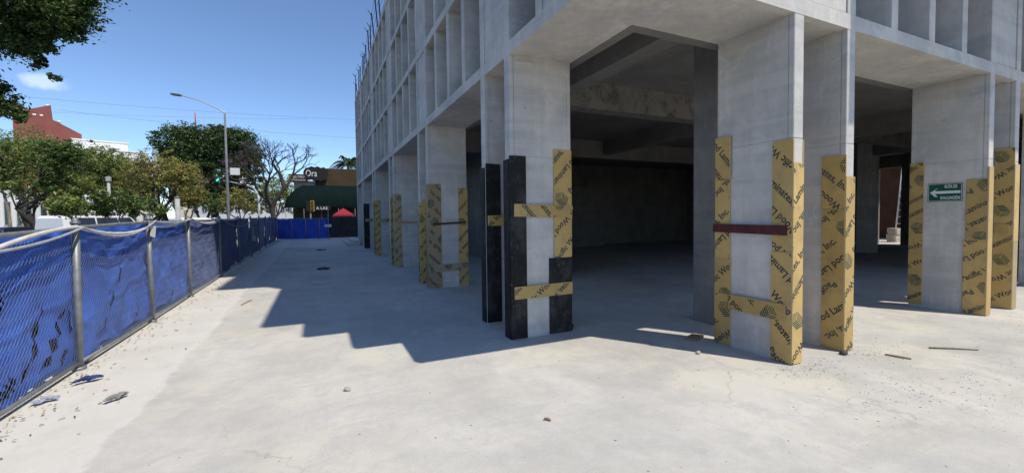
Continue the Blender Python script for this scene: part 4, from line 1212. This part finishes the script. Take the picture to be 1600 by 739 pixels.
hedge('hedge', 'clipped dark hedge on the median behind the near dark car', (-17.2, 18), (-17.2, 34), 1.5, 1.3, 6000, seed=2)
hedge('hedge', 'low loose hedge along the pavement close behind the blue tarpaulin', (-3.75, 3.0), (-3.9, 12.5), 1.2, .9, 7000, leaf=.09, seed=3)
hedge('hedge', 'dark hedge on the median running on towards the traffic signal', (-16.6, 36), (-15.8, 58), 1.6, 1.3, 6000, seed=4)

# jacaranda: nearly bare, dark, forking crown
jr = random.Random(42)
jb = gp(429, 40); jac = tag(empty('bare_tree', (jb[0], jb[1], -.03)), 'nearly bare dark tree with fine forking twigs in front of the restaurant', 'tree', 'street trees beyond the blue fence')
mbj = MB(); tips = []


def grow(p, d, L, r, lev):
    q = p + d * L
    mid = p.lerp(q, .5) + Vector((jr.uniform(-1, 1), jr.uniform(-1, 1), jr.uniform(-.3, .6))) * .09 * L
    mbj.tube([p, mid, q], [r, r * .86, r * .72], 7 if lev < 2 else (5 if lev < 4 else 3), cap=False)
    if lev >= 7: tips.append(q); return
    for k in range(2 if jr.random() < (.7 if lev > 1 else .0) else 3):
        a = jr.uniform(0, 6.28); sp = jr.uniform(.40, .85) if lev else jr.uniform(.45, .7)
        pr = d.cross(Vector((0, 0, 1)) if abs(d.z) < .95 else Vector((1, 0, 0))).normalized(); pr = Matrix.Rotation(a, 3, d) @ pr
        nd = (d * math.cos(sp) + pr * math.sin(sp) + Vector((-.01, 0, .05))).normalized()
        grow(q, nd, L * (jr.uniform(.62, .74) if lev < 1 else jr.uniform(.70, .84)), r * (.60 if k else .72), lev + 1)


grow(Vector((0, 0, 0)), Vector((-.06, 0, 1)).normalized(), 2.85, .29, 0)
mbj.build('trunk', BARK_D, jac)
g = np.random.default_rng(4); tp = np.array([tuple(t) for t in tips]); sel = tp[(tp[:, 0] < tp[:, 0].mean() - .3)]
jbl = [(Vector(q), .30, .30, .25) for q in sel[g.choice(len(sel), min(40, len(sel)), replace=False)]]
o = bpy.data.objects.new('blossom', leaf_mesh('blossom', jbl, 1500, .11, LEAF['mauve'], 5, .5)); COL.objects.link(o); o.parent = jac

# palm behind the restaurant
pb = gp(546, 62); pr_ = random.Random(6)
palm = tag(empty('palm_tree', (pb[0], pb[1], 0)), 'dark palm tree with drooping fronds behind the restaurant roof', 'tree')
ph = 9.7
MB().tube([(0, 0, 0), (.1, 0, ph * .5), (0, .1, ph)], [.24, .2, .17], 9).build('trunk', BARK, palm)
for k in range(40):
    a = 6.283 * k * .381966 + pr_.uniform(-.15, .15); el = pr_.uniform(.0, 1.25); L = pr_.uniform(3.2, 4.4); mb = MB(); pts = []
    for i in range(11):
        t = i / 10; rad = L * t * math.cos(el) * (1 - .15 * t); z = ph + L * (t * math.sin(el) - .75 * t * t)
        pts.append(Vector((rad * math.cos(a), rad * math.sin(a), z)))
    mb.tube(pts, [.03 * (1 - .8 * i / 10) for i in range(11)], 4)
    sd = Vector((-math.sin(a), math.cos(a), 0))
    for i in range(1, 11):
        for sgn in (-1, 1):
            for h_ in (0, .5):
                p0 = pts[i - 1].lerp(pts[i], h_); ll = .55 * (1 - .5 * abs(i / 10 - .4)); dr = (sd * sgn * .75 + (pts[i] - pts[i - 1]).normalized() * .5 + Vector((0, 0, -.55))).normalized()
                wv = (pts[i] - pts[i - 1]).normalized() * .085
                mb.add([p0 - wv, p0 + wv, p0 + dr * ll], [(0, 1, 2)])
    mb.build('frond', LEAF['dark'] if False else mat('palm_frond', (.03, .052, .022), .6, trans=.12), palm)

# ------------------------------------------------------------------ street furniture
DKPOST = mat('dark_painted_post', (.17, .175, .18), .6, var=.2, scale=4)
lb = P(357, 338, 27); lp = tag(empty('street_lamp', (lb.x, lb.y, -.02)), 'tall street lamp with long single arm rising above the trees', 'lamp')
LO = Vector((lb.x, lb.y, -.02))
top = P(357, 178, 27) - LO; tip = P(281, 149, 27) - LO
MB().tube([(0, 0, 0), (0, 0, 1.0), (0, 0, 4.0), (0, 0, top.z)], [.10, .095, .08, .055], 10).build('pole', DKPOST, lp)
MB().tube([(-.16, -.16, 0), (-.16, -.16, .03)], .02, 6).box(-.2, .2, -.2, .2, 0, .03).build('base_plate', DKPOST, lp)
a0 = Vector((0, 0, top.z - .25)); pts = [a0, Vector((0, 0, top.z)), Vector((0, 0, top.z)).lerp(tip, .12) + Vector((0, 0, .08)), Vector((0, 0, top.z)).lerp(tip, .55) + Vector((0, 0, .16)), tip]
MB().tube(pts, [.05, .045, .04, .034, .03], 8).build('arm', mat('pale_lamp_arm', (.52, .53, .53), .5, metal=.2), lp)
dr = (tip - Vector((0, 0, top.z))).normalized(); ang = math.atan2(dr.y, dr.x)
hm = Matrix.Translation(tip) @ Matrix.Rotation(ang, 4, 'Z') @ Matrix.Rotation(-.14, 4, 'Y')
MB().obox(hm, -.05, .55, -.13, .13, -.05, .05).obox(hm, .0, .50, -.11, .11, -.07, -.05).build('lamp_head', mat('lamp_housing', (.12, .12, .12), .5), lp)
bx = P(367, 268, 27) - LO
MB().box(bx.x - .28, bx.x + .26, bx.y - .02, bx.y + .12, bx.z - .22, bx.z + .22, 0, .03).tube([(0, 0, bx.z), (bx.x, bx.y + .05, bx.z)], .02, 5).build('equipment_box', mat('white_box', (.68, .69, .7), .5), lp)

# traffic signal on a curved mast
TZ = 38; tb = P(404, 338, TZ); ts = tag(empty('traffic_signal', (tb.x, tb.y, -.02)), 'curved white traffic signal mast with lit green lamp over the street', 'traffic light')
TO = Vector((tb.x, tb.y, -.02))
WHM = mat('white_mast_paint', (.6, .6, .58), .5, var=.1, scale=6)
q = [Vector((0, 0, 0)), Vector((0, 0, 2.2)), P(404, 308, TZ) - TO, P(401, 300, TZ) - TO, P(394, 292, TZ) - TO, P(383, 288.5, TZ) - TO, P(360, 284.5, TZ) - TO, P(346, 282, TZ) - TO, P(330, 279, TZ) - TO]
q[0].x = q[1].x = q[2].x; q[0].y = q[1].y = q[2].y
MB().tube(q, [.11, .10, .09, .08, .075, .07, .06, .05, .045], 8).build('mast', WHM, ts)
hd = P(338, 281.5, TZ) - TO; ax = (P(330, 279, TZ) - P(346, 282, TZ)).normalized()
BLK = mat('black_signal_housing', (.015, .015, .016), .5)
hx = Matrix.Translation(hd) @ Matrix.Rotation(math.atan2(ax.y, ax.x), 4, 'Z') @ Matrix.Rotation(-math.asin(ax.z), 4, 'Y')
MB().obox(hx, -.65, .95, -.04, .22, -.20, .20).build('signal_head', BLK, ts)
lens = [('red_lens', mat('dead_red_lens', (.12, .01, .01), .3), .75), ('amber_lens', mat('dead_amber_lens', (.16, .07, .01), .3), .3), ('green_lens', mat('lit_green_lens', (.02, .5, .3), .3, emit=(.05, 1.0, .55, 3.0)), -.35)]
for nm, m_, xo in lens:
    fwd = Vector((0, -1, 0)) if True else None
    c0 = hx @ Vector((xo, .22, 0)); c1 = hx @ Vector((xo, -.04, 0))
    near = c0 if (c0 + TO).length < (c1 + TO).length else c1; far = c1 if near is c0 else c0
    dv = (near - far).normalized()
    MB().tube([near - dv * .01, near + dv * .025], .15, 14).build(nm, m_, ts)
    MB().tube([near, near + dv * .16 + Vector((0, 0, .06))], [.17, .17], 14, cap=False).build('hood', BLK, ts)
cm = P(379.5, 286, TZ) - TO
MB().box(cm.x - .22, cm.x + .22, cm.y - .1, cm.y + .1, cm.z - .02, cm.z + .2, 0, .04).tube([(cm.x, cm.y, cm.z + .2), (cm.x, cm.y, cm.z + .6)], .02, 5).tube([(cm.x - .3, cm.y, cm.z + .35), (cm.x + .3, cm.y, cm.z + .45)], .02, 5).build('camera_unit', mat('white_camera', (.7, .7, .7), .4), ts)
# yellow signal standing before the restaurant
yb = P(485.5, 338, 42); ysn = tag(empty('traffic_signal', (yb.x, yb.y, -.02)), 'yellow-backed traffic signal on a slim pole in front of the green awning', 'traffic light')
YO = Vector((yb.x, yb.y, -.02)); yh = P(485, 322, 42) - YO
MB().tube([(0, 0, 0), (0, 0, yh.z - .5)], .06, 8).build('pole', DKPOST, ysn)
MB().box(-.02, .36, -.15, .15, yh.z - .55, yh.z + .55, 0, .03).build('signal_head', mat('signal_yellow', (.26, .18, .03), .6), ysn)
MB().box(-.40, -.03, -.17, .13, yh.z - .50, yh.z + .50, 0, .03).build('signal_side', BLK, ysn)
for k in range(3):
    MB().tube([(.17, -.15, yh.z - .34 + .34 * k), (.17, -.20, yh.z - .34 + .34 * k)], .12, 12).build('lens', mat('dark_lens', (.06, .03, .01), .3), ysn)
# pale service pole beside the olive tree
for (u, v0, Z, lbn) in ((246, 240, 30, 'slim pale utility pole standing among the olive stems'), (172, 283, 26, 'short grey post lantern in front of the mid-green trees')):
    b = P(u, 338, Z); t = P(u, v0, Z); o = tag(empty('utility_pole', (b.x, b.y, -.02)), lbn, 'pole')
    MB().tube([(0, 0, 0), (0, 0, t.z)], [.10, .08], 8).build('shaft', mat('pale_pole', (.38, .40, .42), .7, var=.15, scale=3), o)
    MB().box(-.12, .12, -.12, .12, t.z, t.z + .28, 0, .03).build('cap', mat('pale_pole', (.4, .4, .4)), o)
pp = P(278, 338, 15); o = tag(empty('utility_pole', (pp.x, pp.y, -.02)), 'grey steel stub pole rising just above the fence top', 'pole')
hh = P(278, 308, 15).z
MB().tube([(0, 0, 0), (0, 0, hh)], .075, 10).build('shaft', mat('pale_pole', (.4, .4, .4)), o)
MB().tube([(0, 0, hh - .02), (0, 0, hh + .03)], .085, 10).build('cap', GALV, o)

# overhead lines
LINEM = mat('overhead_line', (.10, .11, .13), .8)
for (u0, v0, z0, u1, v1, z1, s, lbn) in ((-60, 142, 70, 640, 190, 95, .8, 'upper faint overhead wire crossing the sky'), (90, 172, 70, 700, 222, 90, .9, 'middle overhead wire crossing the sky to the building'),
                                         (-60, 168, 90, 480, 186, 110, .6, 'faint distant overhead wire above the red building')):
    tag(MB().tube(catenary(P(u0, v0, z0), P(u1, v1, z1), s, 20), .017, 4).build('overhead_wire', LINEM), lbn, 'wire')
for u, Z, hpx, lbn in ((311, 160, 178, 'thin red and white radio mast far behind the ficus'),):
    b = P(u, 338, Z); t = P(u, hpx, Z); o = tag(empty('radio_mast', (b.x, b.y, -.3)), lbn, 'mast')
    for k in range(8):
        MB().tube([(0, 0, (t.z + .3) * k / 8), (0, 0, (t.z + .3) * (k + 1) / 8)], .22, 6).build('segment', mat('mast_red', (.45, .10, .07), .7) if k % 2 else mat('mast_white', (.7, .7, .7), .7), o)

# ------------------------------------------------------------------ the restaurant across the side street
RZ = 60.0; RY = 57.5
def on_plane(u, v, Y=RY):
    d = FW + RT * ((u - CX) / F_PX) - UP * ((v - CY) / F_PX); k = Y / d.y; return Vector((0, 0, EYE)) + d * k
ra = on_plane(455, 330); rbp = on_plane(600, 330)
res = tag(empty('restaurant', (ra.x, RY, 0)), 'brown corner restaurant with long shade-darkened green barrel awning', 'building')
RO = Vector((ra.x, RY, 0)); WX = rbp.x - ra.x
BROWN = mat('shade_darkened_brown_render', (.06, .04, .018), .85, var=.2, scale=1)  # brown darkened in colour to stand in for shade on the wall
CREAM = mat('off_white_render', (.55, .55, .53), .85, var=.1, scale=1)
DKW = mat('dark_shopfront', (.02, .02, .02), .4)
def rp(u, v, Y=RY): return on_plane(u, v, Y) - RO
xs = rp(493, 300).x
MB().box(xs, WX, .0, 14, 0, rp(530, 264).z, 0).build('wall', BROWN, res)
MB().box(.35, xs - .01, .3, 14, 0, rp(470, 283).z).build('wall', CREAM, res)
MB().box(-.05, xs - .005, -.1, .35, rp(470, 285).z, rp(470, 282.5).z).build('cornice', CREAM, res)
MB().box(.4, xs - .1, .22, .3, rp(470, 299).z, rp(470, 297).z).build('ledge', mat('white_band', (.75, .75, .75), .6), res)
MB().box(.2, WX, -.12, -.005, 0, rp(500, 318).z).build('shopfront', DKW, res)
GREEN = mat('shade_darkened_green_canvas', (.003, .010, .010), .85, var=.2, scale=1.5, spec=.08)  # green taken nearly to black in place of shade falling on the awning
x0a, x1a = rp(447, 305).x, WX
za, zb = rp(500, 322).z, rp(500, 290).z
prof = [(-.0 - 3.0 * math.cos(t), za + (zb - za) * math.sin(t)) for t in np.linspace(0, math.pi / 2, 9)]
vs = []
for k, xx in enumerate((x0a, x1a)):
    for (yy, zz) in prof: vs.append((xx, yy - .12, zz))
mbA = MB(); nseg = 24
for s in range(nseg + 1):
    xx = x0a + (x1a - x0a) * s / nseg
    ins = 0
    for (yy, zz) in prof:
        # the rounded left end pulls in as it rises
        t = (zz - za) / (zb - za); xi = xx + (1.6 * t * t + .3 * t) * max(0, 1 - s / 6)
        mbA.v.append((xi, yy - .12 + .02 * math.sin(s * 1.7), zz))
n = len(prof)
for s in range(nseg):
    for k in range(n - 1):
        a = s * n + k; mbA.f.append((a, a + n, a + n + 1, a + 1)); mbA.mi.append(0); mbA.sm.append(True)
mbA.f.append(tuple(range(n)) ); mbA.mi.append(0); mbA.sm.append(False)
aw = mbA.build('awning', GREEN, res)
MB().box(x0a, x1a, -3.14, -3.10, za - .28, za).build('valance', GREEN, res)
for xx in np.linspace(x0a + .1, x1a - .1, 7):
    MB().tube([(xx, -3.05, -.02), (xx, -3.05, za)], .035, 6).build('awning_post', DKPOST, res)
# signs
SBK = mat('black_sign_board', (.018, .016, .015), .5); SWH = mat('white_sign_letters', (.75, .75, .72), .5)
def sign_box(name, label, u0, v0, u1, v1, Y, texts, board_m=SBK, shape=None, emblem=None):
    a = on_plane(u0, v1, Y); b = on_plane(u1, v0, Y); o = tag(empty(name, (a.x, Y, a.z)), label, 'sign'); W, H = b.x - a.x, b.z - a.z
    if shape:
        pts = [(W * px, H * pz) for px, pz in shape]; n = len(pts)
        MB().add([(x, -.18, z) for x, z in pts] + [(x, .0, z) for x, z in pts], [tuple(range(n)), tuple(range(2 * n - 1, n - 1, -1))] + [(i, n + i, n + (i + 1) % n, (i + 1) % n) for i in range(n)]).build('board', board_m, o)
    else:
        MB().box(0, W, -.18, 0, 0, H).build('board', board_m, o)
    for (s, fx, fz, fw, fh) in texts:
        put_text(s, H * fh, W * fx, H * fz, W * fw, SWH, o, yq=-.19)
    if emblem:
        fx, fz, fr = emblem; mb = MB(); c = (W * fx, H * fz); rr_ = H * fr
        for k in range(20):
            a0, a1 = 6.2832 * k / 20, 6.2832 * (k + 1) / 20
            mb.add([(c[0] + rr_ * q_ * math.cos(t_), -.19, c[1] + rr_ * q_ * math.sin(t_)) for q_, t_ in ((.72, a0), (1, a0), (1, a1), (.72, a1))], [(0, 1, 2, 3)])
        mb.build('ring_emblem', mat('olive_emblem', (.42, .42, .30), .5), o)
    return o
scal = [(0.02, .35), (.06, .18), (.14, .2), (.2, .05), (.32, .1), (.42, 0), (.55, .08), (.66, .0), (.78, .1), (.88, .06), (.95, .22), (1, .4), (.97, .6), (.99, .75), (.9, .85), (.82, .97), (.7, .9), (.58, 1), (.45, .93), (.32, 1), (.2, .9), (.1, .88), (.03, .7), (.0, .55)]
sign_box('restaurant_sign', 'dark wavy-edged restaurant sign with large white letters above the awning', 474, 261, 513, 283, RY - .25, [('Ora', .10, .32, .44, .62)], shape=scal)
sign_box('restaurant_sign', 'black rectangular sign with round emblem on the cream parapet', 451, 273, 481, 284, RY - .3, [('EL PORO', .32, .52, .5, .42), ('RESTAURANTE', .32, .14, .55, .26)], emblem=(.15, .5, .36))
sign_box('shop_sign', 'dark sign reading A LAS under the green awning', 491, 321, 516, 329, RY - 3.35, [('A LAS', .12, .2, .7, .75)])
# red canopy tent behind the gate
tz = 44.2; ta = on_plane(520, 336, 42.5); tb2 = on_plane(552, 336, 42.5); tc_ = on_plane(536, 325, 42.5)
tent = tag(empty('canopy_tent', (tc_.x, 42.5, -.1)), 'small red peaked canopy tent behind the dark mesh gate', 'tent')
hw = (tb2.x - ta.x) / 2; ze = ta.z + .1; zp = tc_.z + .1
REDC = mat('red_canopy_fabric', (.30, .025, .045), .8, trans=.2)
MB().add([(-hw, -hw, ze), (hw, -hw, ze), (hw, hw, ze), (-hw, hw, ze), (0, 0, zp), (-hw, -hw, ze - .14), (hw, -hw, ze - .14), (hw, hw, ze - .14), (-hw, hw, ze - .14)],
         [(0, 1, 4), (1, 2, 4), (2, 3, 4), (3, 0, 4), (5, 6, 1, 0), (6, 7, 2, 1), (7, 8, 3, 2), (8, 5, 0, 3)]).build('canopy', REDC, tent)
for sx in (-1, 1):
    for sy in (-1, 1): MB().tube([(sx * (hw - .03), sy * (hw - .03), -.03), (sx * (hw - .03), sy * (hw - .03), ze)], .025, 6).build('leg', GALV, tent)

# ------------------------------------------------------------------ far buildings
def facade_building(name, label, u0, u1, vtop, Z, depth, wall_m, rows, cols, parapet=None, win=(.55, .55), base_v=345, prof=None, win_m=None, glass_rows=None):
    Dm = (P((u0 + u1) / 2, base_v, Z) - Vector((0, 0, EYE))).length
    eq = lambda u: Vector((0, 0, EYE)) + (P(u, base_v, Z) - Vector((0, 0, EYE))).normalized() * Dm
    a = eq(u0); b = eq(u1); d = Vector((b.x - a.x, b.y - a.y, 0)); W = d.length; H = P((u0 + u1) / 2, vtop, Z).z
    o = tag(empty(name, (a.x, a.y, -.05), math.atan2(d.y, d.x)), label, 'building')
    gl = win_m or mat('dark_window_glass', (.05, .07, .09), .15, spec=.6)
    if prof:
        pts = [(0, 0)] + [(W, 0)] + [(W * px, H * pz) for px, pz in prof]; n = len(pts)
        MB().add([(x, 0, z) for x, z in pts] + [(x, depth, z) for x, z in pts], [tuple(range(n)), tuple(range(2 * n - 1, n - 1, -1))] + [(i, n + i, n + (i + 1) % n, (i + 1) % n) for i in range(n)]).build('wall', wall_m, o)
    else:
        MB().box(0, W, 0, depth, 0, H).build('wall', wall_m, o)
        MB().box(-.15, W + .15, -.15, depth, H, H + .25).build('parapet', wall_m, o)
    ch, cw = H / rows, W / cols
    for r in range(rows):
        for c in range(cols):
            x0, x1 = cw * (c + .5 - win[0] / 2), cw * (c + .5 + win[0] / 2); z0, z1 = ch * (r + .5 - win[1] / 2), ch * (r + .5 + win[1] / 2)
            if prof and z1 > H * .8: continue
            f = MB().box(x0 - .08, x1 + .08, -.06, .02, z0 - .08, z1 + .08).build('window', mat('pale_window_frame', (.6, .6, .58), .6), o)
            MB().box(x0, (x0 + x1) / 2 - .03, -.075, -.05, z0, z1).box((x0 + x1) / 2 + .03, x1, -.075, -.05, z0, z1).build('pane', gl, f)
    return o, W, H


REDB = mat('brick_red_cladding', (.23, .075, .06), .8, var=.12, scale=.4)
WHB = mat('white_render', (.72, .72, .70), .8, var=.08, scale=.5)
GRB = mat('pale_grey_render', (.55, .55, .54), .8, var=.1, scale=.5)
o, W_, H_ = facade_building('red_building', 'brick-red clad office block with slanted roof tower above the trees', 28, 134, 165, 95, 18, REDB, 1, 1, prof=[(1, .79), (.57, .885), (.55, 1.0), (0, .91)], win=(.004, .004))
for k in range(2):
    MB().box(W_ * (.28 + .10 * k), W_ * (.33 + .10 * k), -.06, .02, H_ * .905, H_ * .917).build('vent', WHB, o)
for xx in (.5, .66):
    MB().sphere((W_ * xx, 2, H_ * (1.005 if xx < .55 else .885)), .4, 8, 6, sz=.7).build('roof_dome', WHB, o)
facade_building('white_building', 'white stepped office building behind the trees beside the red block', 108, 236, 236, 88, 16, WHB, 4, 9, win=(.45, .4))
wb2, W2, H2 = facade_building('white_building', 'upper white penthouse with a strip of dark windows above the trees', 118, 205, 222, 96, 12, WHB, 1, 1, win=(.01, .01))
for k in range(4): MB().box(W2 * (.50 + .045 * k), W2 * (.535 + .045 * k), -.05, .02, H2 * .84, H2 * .90).build('window', mat('dark_window_glass', (.05, .07, .09)), wb2)
facade_building('white_shop', 'low white shop row glimpsed between the dark trunks', -60, 78, 293, 46, 8, WHB, 1, 7, win=(.5, .45))
facade_building('white_shop', 'low pale shop front with dark windows behind the white van', 86, 190, 318, 48, 8, GRB, 1, 6, win=(.7, .5))
facade_building('white_shop', 'pale grey kiosk wall under the olive crown', 196, 262, 322, 50, 8, WHB, 1, 3, win=(.5, .5))
facade_building('white_house', 'blank cream gable wall behind the thin olive tree', 281, 300, 303, 55, 8, mat('cream_render', (.66, .62, .5), .85, var=.06, scale=.5), 1, 1, win=(.2, .2))
facade_building('grey_building', 'far grey block closing the street behind the ficus and signal', 300, 470, 318, 95, 14, GRB, 2, 14, win=(.5, .5))

# ------------------------------------------------------------------ vehicles
def car(name, label, loc, rz, body_c, prof, L, Wd, win_z, cabin, wheel_x, wr=.33, group='vehicles on the street'):
    """prof: outline (x,z) of the body side, closed; the cabin narrows inward above the waist"""
    root = tag(empty(name, loc, rz), label, 'van' if 'van' in name else 'car', group)
    bm_ = mat('paint_' + name + str(round(body_c[0], 2)), body_c, .25, spec=.6)
    n = len(prof); mb = MB(); hw = Wd / 2
    lay = [(-hw, 1.0), (-hw * .97, 1.0), (0, 1.0), (hw * .97, 1.0), (hw, 1.0)]
    rings = []
    for s, inset in ((-1, .05), (-1, 0), (1, 0), (1, .05)):
        ring = []
        for x, z in prof:
            t = max(0, (z - win_z) / max(.01, (max(p[1] for p in prof) - win_z)))
            yy = s * (hw - .22 * t - (.04 if inset else 0)) if not inset else s * (hw - .22 * t)
            xx = x * (1 - (.012 if inset else 0)); zz = z - (.015 if inset else 0) * t
            yy2 = s * (hw - .22 * t + (0 if inset else -.05))
            ring.append((x if not inset else xx, (yy if inset else yy2), z if not inset else zz))
        rings.append(ring)
    order = [rings[0], rings[1], rings[2], rings[3]]
    for r_ in order: mb.v += r_
    for k in range(3):
        for i in range(n):
            a, b = k * n + i, k * n + (i + 1) % n
            mb.f.append((a, b, b + n, a + n)); mb.mi.append(0); mb.sm.append(False)
    mb.f.append(tuple(range(n))); mb.f.append(tuple(3 * n + i for i in reversed(range(n)))); mb.mi += [0, 0]; mb.sm += [False, False]
    mb.build('body', bm_, root)
    gl = mat('car_glass', (.02, .025, .03), .08, spec=.7); zt = max(p[1] for p in prof)
    for s in (-1, 1):
        for (xa, xb, xta, xtb) in cabin:
            q = [(xa, win_z + .02), (xb, win_z + .02), (xtb, zt - .12), (xta, zt - .12)]
            vs = [(x, s * (hw - .22 * (z - win_z) / (zt - win_z) + .006), z) for x, z in q]
            MB().add(vs + [(x, y - s * .02, z) for x, y, z in vs], [(0, 1, 2, 3), (7, 6, 5, 4), (0, 4, 5, 1), (1, 5, 6, 2), (2, 6, 7, 3), (3, 7, 4, 0)]).build('side_window', gl, root)
        for wx in wheel_x:
            wh = MB().tube([(wx, s * (hw - .2), wr), (wx, s * (hw + .012), wr)], wr, 16).build('wheel', mat('tyre', (.02, .02, .02), .9), root)
            MB().tube([(wx, s * (hw + .0), wr), (wx, s * (hw + .02), wr)], wr * .62, 12).build('rim', GALV, wh)
        MB().box(wheel_x[1] + .62, wheel_x[1] + .72, s * (hw - .35) - .14, s * (hw - .35) + .14, .62, .76).build('headlight', mat('headlight', (.7, .72, .75), .2), root)
    return root


SUVP = [(-2.2, .35), (2.15, .35), (2.25, .62), (2.15, .88), (1.1, 1.05), (.35, 1.58), (.1, 1.66), (-1.7, 1.66), (-1.95, 1.58), (-2.25, 1.05), (-2.28, .6)]
SEDP = [(-2.2, .32), (2.15, .32), (2.22, .58), (2.1, .78), (1.0, .92), (.25, 1.38), (-.1, 1.45), (-1.0, 1.44), (-1.7, 1.02), (-2.2, .95), (-2.26, .6)]
VANP = [(-2.5, .38), (2.35, .38), (2.45, .7), (2.3, 1.02), (1.65, 1.15), (1.05, 1.92), (.8, 2.02), (-2.35, 2.04), (-2.5, 1.9), (-2.54, .8)]
cabS = [(-1.85, -.75, -1.6, -.75), (-.65, .75, -.65, .15)]
q = P(2, 352, 15.5)
car('parked_car', 'dark blue car just beyond the fence, only its roof showing', (q.x, q.y, -.145), R(96), (.012, .02, .05), SUVP, 4.5, 1.85, 1.05, cabS, (-1.4, 1.4))
q = P(158, 345, 24)
car('white_van', 'white van passing behind the pale broad-leaved plant', (q.x, q.y, -.02), R(60), (.78, .78, .78), VANP, 5, 1.95, 1.18, [(-2.2, -1.0, -2.15, -1.0), (-.9, .2, -.9, .2), (.3, 1.45, .3, .95)], (-1.6, 1.55))
q = P(118, 345, 30)
car('parked_car', 'silver car standing between the dark tree trunks', (q.x, q.y, -.02), R(95), (.55, .56, .58), SUVP, 4.5, 1.85, 1.05, cabS, (-1.4, 1.4))
q = P(318, 345, 36)
car('white_van', 'white delivery van under the ficus beside the lamp post', (q.x, q.y, -.10), R(40), (.8, .8, .8), VANP, 5, 1.95, 1.18, [(.3, 1.45, .3, .95)], (-1.6, 1.55))
q = P(290, 345, 38)
car('parked_car', 'grey car beside the cream gable wall', (q.x, q.y, -.10), R(100), (.25, .27, .3), SUVP, 4.5, 1.85, 1.05, cabS, (-1.4, 1.4))
q = P(60, 345, 33)
car('parked_car', 'pale saloon in front of the low white shop row', (q.x, q.y, -.10), R(60), (.6, .6, .58), SEDP, 4.4, 1.8, .93, [(-1.5, -.5, -1.1, -.5), (-.4, .75, -.4, .1)], (-1.35, 1.4))
